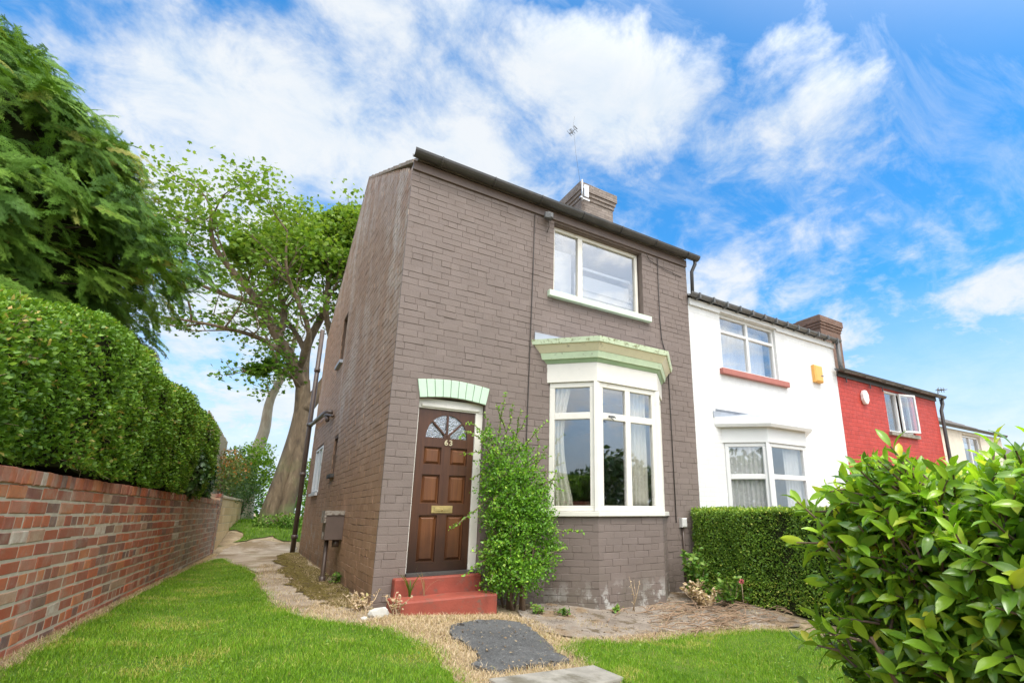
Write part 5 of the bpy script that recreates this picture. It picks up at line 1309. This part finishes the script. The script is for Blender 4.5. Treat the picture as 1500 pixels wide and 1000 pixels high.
# --- trees
def tree_tube(mb, pts, r0, r1, n=9):
    k = len(pts); mb.tube(pts, [r0+(r1-r0)*i/(k-1) for i in range(k)], n, cap=True)
def bez(pts, n=6):
    P = [Vector(p) for p in pts]; out = []
    for i in range(len(P)-1):
        p0 = P[max(i-1,0)]; p1 = P[i]; p2 = P[i+1]; p3 = P[min(i+2,len(P)-1)]
        for k in range(n):
            t = k/n; out.append(.5*((2*p1)+(-p0+p2)*t+(2*p0-5*p1+4*p2-p3)*t*t+(-p0+3*p1-3*p2+p3)*t**3))
    out.append(P[-1]); return out
sy = thing('sycamore_tree', (-.4,13.5,.65), 'big sycamore with a forked furrowed trunk behind the brown house', 'tree')
YT = 13.5
trunk = MB(); LF_P, LF_D = [], []
def limb(pts, r0, r1, n=9):
    pts = [(x, y, z if z < 5.4 else 5.4+(z-5.4)*.80) for x, y, z in pts]
    b_ = bez(pts, 5); tree_tube(trunk, b_, r0, r1, n); return b_
# furrowed trunk with root flare: several merged stems
for (dx, dy_, rr0) in ((-.2,-.05,.36),(.18,-.12,.33),(.03,.2,.36),(-.36,.1,.2)):
    trunk.tube(bez([(-.42+dx*1.35,YT+dy_*1.3,.3),(-.36+dx*1.0,YT+dy_,1.1),(-.2+dx*.8,YT+dy_*.9,2.4),(-.1+dx*.6,YT+dy_*.7,3.6),(-.1+dx*.3,YT+dy_*.4,4.9),(-.16+dx*.1,YT+dy_*.2,5.6)],5), [rr0*.9-(rr0*.55)*min(1,i/25) for i in range(26)], 12)
trunk.tube(bez([(-.25,YT,1.2),(-.12,YT,3.2),(-.12,YT,4.6),(-.2,YT,5.6)],4), [.24]*11+[.23,.22], 12)
limbs = []
limbs.append(limb([(-.2,YT,5.4),(-.75,YT-.2,6.6),(-1.2,YT-.4,7.3),(-2.0,YT-.7,8.7),(-3.3,YT-1,10.4),(-3.6,YT-1.1,12)], .24, .035))
limbs.append(limb([(-.05,YT,4.5),(.45,YT+.1,5.5),(.85,YT+.2,6.9),(1.1,YT+.1,9),(1.3,YT,11.4)], .26, .05))
limbs.append(limb([(-.2,YT,5.4),(-.22,YT+.3,7.4),(.25,YT+.5,9.8),(-.1,YT+.6,12.9)], .22, .035))
limbs.append(limb([(-.72,YT-.2,6.5),(-1.7,YT-.7,7.0),(-2.9,YT-1.3,7.0),(-4.2,YT-1.6,6.9)], .11, .02))
limbs.append(limb([(-1.15,YT-.4,7.2),(-1.1,YT+.2,8.8),(-1.6,YT+.5,10.6),(-1.7,YT+.6,12.6)], .13, .025))
limbs.append(limb([(-1.9,YT-.7,8.5),(-3.2,YT-.5,8.8),(-4.6,YT-.6,9.4)], .1, .02))
limbs.append(limb([(.85,YT+.2,6.9),(.2,YT-.6,8.6),(.1,YT-1,10.5),(.3,YT-1.1,12)], .13, .03))
limbs.append(limb([(-.22,YT+.2,7.0),(-.9,YT+1,8.6),(-2.4,YT+1.5,10.5)], .12, .02))
limbs.append(limb([(-.4,YT,6.0),(-.3,YT-1.2,7.4),(-1.2,YT-2.0,9.4),(-1.4,YT-2.2,11.2)], .12, .02))
limbs.append(limb([(.5,YT,5.6),(1.2,YT-.9,7.5),(1.6,YT-1.1,10),(1.3,YT-1.2,12.2)], .14, .03))
limbs.append(limb([(-.15,YT,5.2),(-.8,YT-.8,5.7),(-1.5,YT-1.1,5.6)], .05, .012))
limbs.append(limb([(1.1,YT,8.5),(2.4,YT,10.5),(3,YT,12)], .12, .03))
rt = random.Random(11)
tips = []
def branchlets(path, i0, count, L0, r, depth=0):
    for k in range(count):
        i = rt.randint(int(len(path)*i0), len(path)-1); p = path[i]; d = (path[min(i+1,len(path)-1)]-path[max(i-1,0)]).normalized()
        dd = (d*.6+Vector((rt.gauss(0,.7),rt.gauss(0,.7),rt.gauss(.25,.5)))).normalized(); L = L0*rt.uniform(.6,1.2)
        mid = p+dd*L*.5+Vector((rt.gauss(0,.1),rt.gauss(0,.1),rt.gauss(.05,.1)))*L; e = p+dd*L+Vector((0,0,.1*L))
        pts = bez([p, mid, e], 3); trunk.tube(pts, [r-(r-.006)*j/(len(pts)-1) for j in range(len(pts))], 5, cap=False)
        if depth < 1: branchlets(pts, .35, 4, L*.55, r*.45, depth+1)
        tips.append((e, L))
        if depth: tips.append((mid, L))
for j, lb_ in enumerate(limbs): branchlets(lb_, .35, 9 if j not in (3,5,10) else 7, 1.5 if j != 10 else .7, .035)
trunk.build('trunk', M['bark'], sy, uv=False)
for (e, L) in tips:
    z = e.z; dens = 15 if z > 8.8 else 7
    if z > 9.8: dens = 34
    sg = .3 if z > 9 else .22
    for _ in range(dens):
        LF_P.append((e.x+rt.gauss(0,sg*1.2), e.y+rt.gauss(0,sg*1.2), e.z+rt.gauss(-.05,sg*.65)))
CL = [(-.3,YT,12.6,.9),(-1.5,YT+.3,12.2,.8),(-2.5,YT,11.5,.6),(.9,YT-.5,12.1,1.0),(.4,YT-.8,11.1,.8),(1.4,YT-.3,11,.9),(-.8,YT+.3,11.3,.55),(1.2,YT-.6,9.8,.6),(-2.6,YT-.6,10.6,.5),(.9,YT-1,9,.45),(-1.6,YT-.9,5.6,.4),(-1.2,YT-.5,6.1,.3),(1.7,YT,12.8,1.0),(1.0,YT-.6,13.7,.9),(1.6,YT-1,13.0,.9),(.5,YT-.8,13.4,.8),(1.3,YT-1,11.8,.8),(.2,YT-.8,12.5,.7),(-.2,YT-.3,13.3,.6)]
CLW = [c_[3]**2.4 for c_ in CL]
for _ in range(30000):   # dense upper clumps
    c_ = rt.choices(CL, CLW)[0]
    u = Vector((rt.gauss(0,1),rt.gauss(0,1),rt.gauss(0,1))).normalized()*(rt.random()**.4)*c_[3]
    LF_P.append((c_[0]+u.x, c_[1]+u.y, 5.4+(c_[2]-5.4)*.80+u.z*.55))
P = np.array(LF_P); n = len(P)
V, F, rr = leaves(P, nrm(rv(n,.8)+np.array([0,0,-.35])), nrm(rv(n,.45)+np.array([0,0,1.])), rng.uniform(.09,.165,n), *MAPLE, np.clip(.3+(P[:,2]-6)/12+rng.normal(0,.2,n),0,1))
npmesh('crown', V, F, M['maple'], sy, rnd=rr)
# slim pale tree behind
s2 = thing('slim_tree', (-1.25,17.5,.7), 'slender pale barked tree leaning behind the big sycamore trunk', 'tree')
trunk = MB(); l1 = limb([(-1.25,17.5,.3),(-1.35,17.5,2.6),(-1.1,17.5,4.2),(-1.05,17.5,5.6),(-.6,17.5,7.6),(-.5,17.6,10.0)], .3, .06, 10); limbs2 = [l1, limb([(-.8,17.5,6.9),(-1.3,17.4,8.2),(-1.9,17.3,9.6)], .12, .02)]
tips = []
for lb_ in limbs2: branchlets(lb_, .6, 7, 1.3, .035)
trunk.build('trunk', M['bark_pale'], s2, uv=False)
P = np.array([(e.x+rt.gauss(0,.35), e.y+rt.gauss(0,.35), e.z+rt.gauss(0,.25)) for e, L in tips for _ in range(9)]); n = len(P)
V, F, rr = leaves(P, nrm(rv(n,.8)+np.array([0,0,-.3])), nrm(rv(n,.5)+np.array([0,0,1.])), rng.uniform(.1,.18,n), *MAPLE); npmesh('crown', V, F, M['maple'], s2, rnd=rr)

# --- big cypress
cy = thing('cypress_tree', (-5.2,2.9,0), 'huge dense cypress with drooping sprays towering over the left hedge', 'tree')
fv, ff = [], []
def diamond(b_, t_, w):
    b_, t_ = np.array(b_, float), np.array(t_, float); d = t_-b_; sx = np.array([d[1],-d[0],0]); sx = sx/max(np.linalg.norm(sx),1e-6)*w; m_ = b_+d*.45
    k = len(fv); fv.extend([b_, m_+sx, t_, m_-sx]); ff.append((k,k+1,k+2,k+3))
def crv(y, x=0): return (x, y, -.42*y*y-.3*abs(x)*y-.15*x*x)
for i in range(13):
    y = .04+.072*i; ln = .34*(1-.75*(i/13))*(.75+.25*math.sin(i*2.1+1))+.05
    for sd_ in (-1,1):
        bx_ = crv(y); tx = crv(y+ln*.75, sd_*ln*.7); diamond(bx_, tx, .017)
        for f_ in (.35,.68):
            q_ = crv(y+ln*.75*f_, sd_*ln*.7*f_); l2 = .10*(1-.4*f_); diamond(q_, crv(y+ln*.75*f_+l2, sd_*(ln*.7*f_-.005)), .013); diamond(q_, crv(y+ln*.75*f_+l2*.35, sd_*(ln*.7*f_+l2)), .013)
for i in range(5): diamond(crv(.2*i), crv(.2*i+.22), .022)
def cy_r(z): return np.interp(z, [2.2,2.9,3.6,4.6,5.5,6.1,6.7,7.2,7.6], [1.3,2.1,2.55,2.75,2.4,1.95,1.35,.75,.15])
nb_ = 1350
z = rng.uniform(2.5,7.6,nb_); k = rng.random(nb_) < cy_r(z)/2.7+.1; z = z[k]; nb_ = len(z)
th_a = rng.uniform(-np.pi, np.pi, nb_); k = np.cos(th_a+.9) > -.55; z, th_a = z[k], th_a[k]; nb_ = len(z)
lumps = .17*np.sin(th_a*5+z*2.1)+.14*np.sin(th_a*9-z*3.7+1)+.1*np.sin(th_a*3+z*5)
out_ = np.column_stack([np.cos(th_a), np.sin(th_a), np.zeros(nb_)])
br0 = cy_r(z)*(1+lumps*.6)*(1-.34*rng.random(nb_)**1.3) - .18
BP = np.array([-5.2,2.9,0]) + out_*br0[:,None]; BP[:,2] = z
BD = nrm(out_ + rv(nb_,.22) + np.array([0,0,.55])*((z-4.2)/4)[:,None]); tone_ = rng.normal(0,.2,nb_)
per = 22; ci = np.repeat(np.arange(nb_), per); n = len(ci)
side_ = nrm(np.cross(BD, np.array([0,0,1.])))[ci]; a_ = rng.normal(0,1,n); b2_ = rng.random(n)
P = BP[ci] - BD[ci]*(.32*b2_)[:,None] + side_*(a_*.125)[:,None] + np.array([0,0,1.])*rng.normal(0,.07,n)[:,None]
D = nrm(BD[ci]*.75 + side_*(a_*.6)[:,None] + rv(n,.34) + np.array([0,0,-.3])); Nn = nrm(np.array([0,0,.75])+BD[ci]*.75+rv(n,.5)+np.array([.35,-.5,0]))
V, F, rr = leaves(P, D, Nn, rng.uniform(.19,.37,n), fv, ff, np.clip(rng.normal(.45,.15,n)+tone_[ci],0,.97))
npmesh('crown', V, F, M['conifer'], cy, rnd=rr)
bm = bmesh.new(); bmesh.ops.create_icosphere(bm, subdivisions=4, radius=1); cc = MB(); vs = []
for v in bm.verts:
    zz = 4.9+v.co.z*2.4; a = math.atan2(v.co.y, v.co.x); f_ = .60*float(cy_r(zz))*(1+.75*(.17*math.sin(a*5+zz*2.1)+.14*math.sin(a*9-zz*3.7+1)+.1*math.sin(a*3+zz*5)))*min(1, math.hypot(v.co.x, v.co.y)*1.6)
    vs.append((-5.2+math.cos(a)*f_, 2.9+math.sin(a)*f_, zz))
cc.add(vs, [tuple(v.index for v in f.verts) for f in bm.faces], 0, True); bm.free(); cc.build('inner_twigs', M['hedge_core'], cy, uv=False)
tk = MB(); tk.tube(bez([(-5.2,2.9,-.2),(-5.2,2.9,3),(-5.2,2.9,6.9)],4), [.32,.3,.28,.26,.22,.17,.12,.07,.03], 9)
for _ in range(90):
    zz = rt.uniform(2.0,6.6); a = rt.uniform(-math.pi,math.pi); L = float(cy_r(zz))*.8; o_ = Vector((math.cos(a),math.sin(a),0)); p = Vector((-5.2,2.9,zz-.3)); tk.tube([p, p+o_*L*.5+Vector((0,0,.25)), p+o_*L+Vector((0,0,.2))], [.045,.03,.01], 5, cap=False)
tk.build('trunk', M['bark_dark'], cy, uv=False)

# --- shrubs at the back and beside the wall
shrub('shrub', (-1.8,14.4,.5), [(-1.75,13.6,1.9,.5),(-1.6,14.4,2.0,.6),(-1.3,14.9,1.5,.5),(-1.9,14.8,2.5,.6),(-1.75,12.6,1.6,.3)], 3600, (.05,.09), OVAL, M['far_leaf'], 'grey green shrub leaning over the buff block wall', 'shrub')
shrub('photinia_bush', (-2.1,11.6,.2), [(-1.95,11.6,2.35,.42),(-1.85,12.3,2.1,.42),(-1.95,10.9,1.95,.36),(-1.8,13,2.3,.4)], 2600, (.05,.09), OVAL, M['photinia'], 'red and orange tinged bush at the end of the slat fence', 'shrub')
shrub('lime_bush', (-1.5,15.5,.7), [(-1.4,15.5,2.5,.75),(-.9,15.2,2.3,.5),(-1.9,15.6,2.0,.7),(-1.2,15.3,3.0,.5)], 3600, (.07,.13), OVAL, M['lime_shrub'], 'yellow green bush just left of the sycamore trunk', 'shrub')
shrub('green_bush', (1.3,16,.7), [(.9,15.8,1.5,.8),(1.3,15.8,2.6,.9),(1.8,16,3.4,.8),(2.4,16,1.8,1.1),(.75,15.6,2.2,.5),(1.5,15.6,3.9,.5)], 6000, (.08,.14), OVAL, M['lime_shrub'], 'tall bright green bush behind the downpipe corner of the brown house', 'shrub')
shrub('dark_shrub', (-3.2,19,.7), [(-3,19,1.6,1.0),(-1.8,19.6,1.5,1.0),(-4.5,19,2,1.2),(-.6,20,1.4,1.0),(.6,20,1.4,1.0)], 6000, (.09,.15), OVAL, M['shrub'], 'row of dark green bushes furthest back behind the trees', 'shrub')
shrub('ground_cover', (-.15,12.7,.55), [(-.35,12.6,.7,.25),(.1,12.7,.66,.22),(-.8,12.7,.68,.22),(-.1,12.4,.72,.2)], 900, (.06,.1), OVAL, M['weed'], 'low leafy plant at the foot of the sycamore trunk', 'plant', stem=False)
# --- weeds
def strap(name, loc, n_, L, label, seed, mat='strap_leaf', w=.011):
    r_ = random.Random(seed); mb = MB()
    for k in range(n_):
        a = r_.uniform(0,6.28); l = L*r_.uniform(.55,1.1); lean = r_.uniform(.15,.8); d = Vector((math.cos(a),math.sin(a)*.6-.2,0)); s = Vector((-d.y,d.x,0)).normalized(); pv_ = []; rn_ = r_.random()
        for i in range(6):
            t = i/5; c_ = Vector(loc)+d*l*lean*(t**1.6)+Vector((0,0,l*(t-.55*lean*t**3))); ww = w*(1-t**2)+.001; pv_ += [c_-s*ww, c_+s*ww]
        mb.add(pv_, [(2*i,2*i+1,2*i+3,2*i+2) for i in range(5)], 0, True, rn_)
    return tag(mb.build(name, M[mat], None, loc, uv=False, rnd=True), label, 'plant')
strap('strap_leaf_plant', (.36,-.2,.09), 9, .42, 'green strap leaved weed growing on the left of the red step', 2)
strap('withered_weed', (.52,-.2,.09), 6, .34, 'small half withered weed beside the strap leaved plant on the red step', 9, 'straw', .006)
def weed(loc, hgt, nst, nl, size, label, mat='weed', spread=.12, seed=1, name='weed'):
    th = thing(name, loc, label, 'weed', 'weeds along the house front'); r_ = random.Random(seed); mb = MB(); Ps, Ds = [], []
    for k in range(nst):
        e = Vector((loc[0]+r_.gauss(0,spread), loc[1]+r_.gauss(0,spread), loc[2]+hgt*r_.uniform(.55,1))); b_ = Vector(loc)+Vector((r_.gauss(0,spread*.4),r_.gauss(0,spread*.4),0)); mb.tube([b_, (b_+e)/2+Vector((r_.gauss(0,.02),r_.gauss(0,.02),0)), e], [.006,.005,.002], 5)
        for i in range(nl): t = r_.uniform(.2,1); Ps.append(tuple(b_.lerp(e,t))); Ds.append((r_.gauss(0,.8),r_.gauss(0,.8),r_.gauss(.2,.4)))
    mb.build('stem', M['drystem'] if mat == 'straw' else M['twig'], th, uv=False); n = len(Ps)
    V, F, rr = leaves(np.array(Ps), np.array(Ds), nrm(rv(n,.5)+np.array([0,-.3,1.])), rng.uniform(size*.6,size*1.2,n), *OVAL); npmesh('foliage', V, F, M[mat], th, rnd=rr); return th
weed((4.45,-.55,Hf(4.45,-.55)), .78, 12, 60, .085, 'tall leafy green weed at the right foot of the bay window', seed=3)
weed((4.6,-1.0,Hf(4.6,-1)), .45, 16, 34, .07, 'shorter weed clump between the tall weed and the clipped hedge', seed=5, spread=.2)
weed((4.2,-.95,Hf(4.2,-.95)), .34, 16, 30, .06, 'dry brown weed clump in front of the tall green weed', 'straw', .2, 8)
weed((1.78,-.62,Hf(1.78,-.62)), .12, 8, 12, .04, 'small green tuft left of the bay base below the climbing shrub', 'weed', .06, 12)
weed((2.05,-.75,Hf(2.05,-.75)), .1, 8, 12, .04, 'tiny yellow green tuft nearest the left corner of the bay base', 'weed', .06, 13)
weed((2.85,-.72,Hf(2.85,-.72)), .13, 6, 10, .045, 'single small weed in front of the bay base corner', 'weed', .05, 14)
weed((3.15,-.72,Hf(3.15,-.72)), .45, 3, 8, .025, 'thin dry stalk leaning on the front of the bay base', 'straw', .06, 15)
weed((.12,-.62,0), .2, 7, 10, .04, 'dry weed at the left end of the red step', 'straw', .07, 17)
weed((-.12,-.2,0), .22, 10, 14, .04, 'yellowing weed growing at the left corner of the brown house', 'straw', .09, 16)
weed((-.1,2.2,0), .18, 10, 14, .05, 'weed below the meter cupboard on the gable wall', 'weed', .1, 18)
fh = thing('pink_flower', (4.72,-1.2,Hf(4.72,-1.2)), 'single faded pink flower by the foot of the clipped hedge', 'flower')
mb = MB(); mb.tube([(4.72,-1.2,-.4),(4.72,-1.21,-.1),(4.7,-1.22,.05)], .005, 5); mb.build('stem', M['drystem'], fh)
n = 60; u = nrm(rv(n)); V, F, rr = leaves(np.array([4.7,-1.22,.07])+u*.01, u, nrm(rv(n)), np.full(n,.032), *LEAF4); npmesh('petals', V, F, M['flower'], fh, rnd=rr)
dt = MB(); rd_ = random.Random(21)
for k in range(230):
    x = rd_.gauss(4.0,.6); y = rd_.uniform(-1.9,-.75); z = Hf(x,y)+rd_.uniform(.01,.07); a = rd_.uniform(0,6.28); L = rd_.uniform(.12,.5); d = Vector((math.cos(a),math.sin(a)*.6,rd_.gauss(0,.12)))
    p = Vector((x,y,z)); dt.tube([p-d*L/2, p+Vector((0,0,rd_.uniform(.0,.04))), p+d*L/2], [.006,.005,.003], 4, cap=False)
tag(dt.build('dry_twigs', M['twig_dry'], None, (4,-1.2,-.3), uv=False), kind='stuff')
# dead leaves and crumbs over paving and path
n = 2800; P = np.concatenate([scatter([tuple(p) for p in PAVE], 1000, .012), scatter([tuple(p) for p in MOSS], 1500, .02), scatter([tuple(p) for p in ASPH], 100, .035), scatter(STRAW, 200, .02)])
V, F, rr = leaves(P, rv(n)*np.array([1,1,.2]), nrm(rv(n,.3)+np.array([0,0,1.])), rng.uniform(.012,.035,n), *LEAF4)
m, nt, b, out = newmat('dead leaf litter'); c = ramp(nt, nd(nt, 'ShaderNodeAttribute', attribute_name='rnd').outputs['Fac'], [(0,(.06,.04,.025)),(.5,(.19,.12,.06)),(1,(.42,.33,.2))]); nt.links.new(c, b.inputs['Base Color']); b.inputs['Roughness'].default_value = .9
tag(npmesh('leaf_litter', V, F, m, rnd=rr), kind='stuff')

# --- the other side of the street, seen only as a dark reflection in the panes
tl_ = []
for k in range(22):
    tl_.append((-32+k*3.2+rt.uniform(-1,1), -27+rt.uniform(-2,2), 2.0+rt.uniform(0,1.2), 2.6+rt.uniform(0,.8)))
bx = thing('tree_belt', (4,-27,0), 'belt of dark green trees across the street behind the viewer', 'trees')
Pn = []
for (x,y,z,r_) in tl_:
    u = nrm(rv(900)); Pn.append(np.array([x,y,z])+u*r_*(.6+.5*rng.random((900,1)))*np.array([1.2,.8,.9]))
P = np.concatenate(Pn); P = P[P[:,2] > -.3]; n = len(P)
V, F, rr = leaves(P, rv(n), rv(n), rng.uniform(.35,.7,n), *OVAL); fo = npmesh('foliage', V, F, M['ivy'], bx, rnd=rr); fo['kind'] = 'stuff'
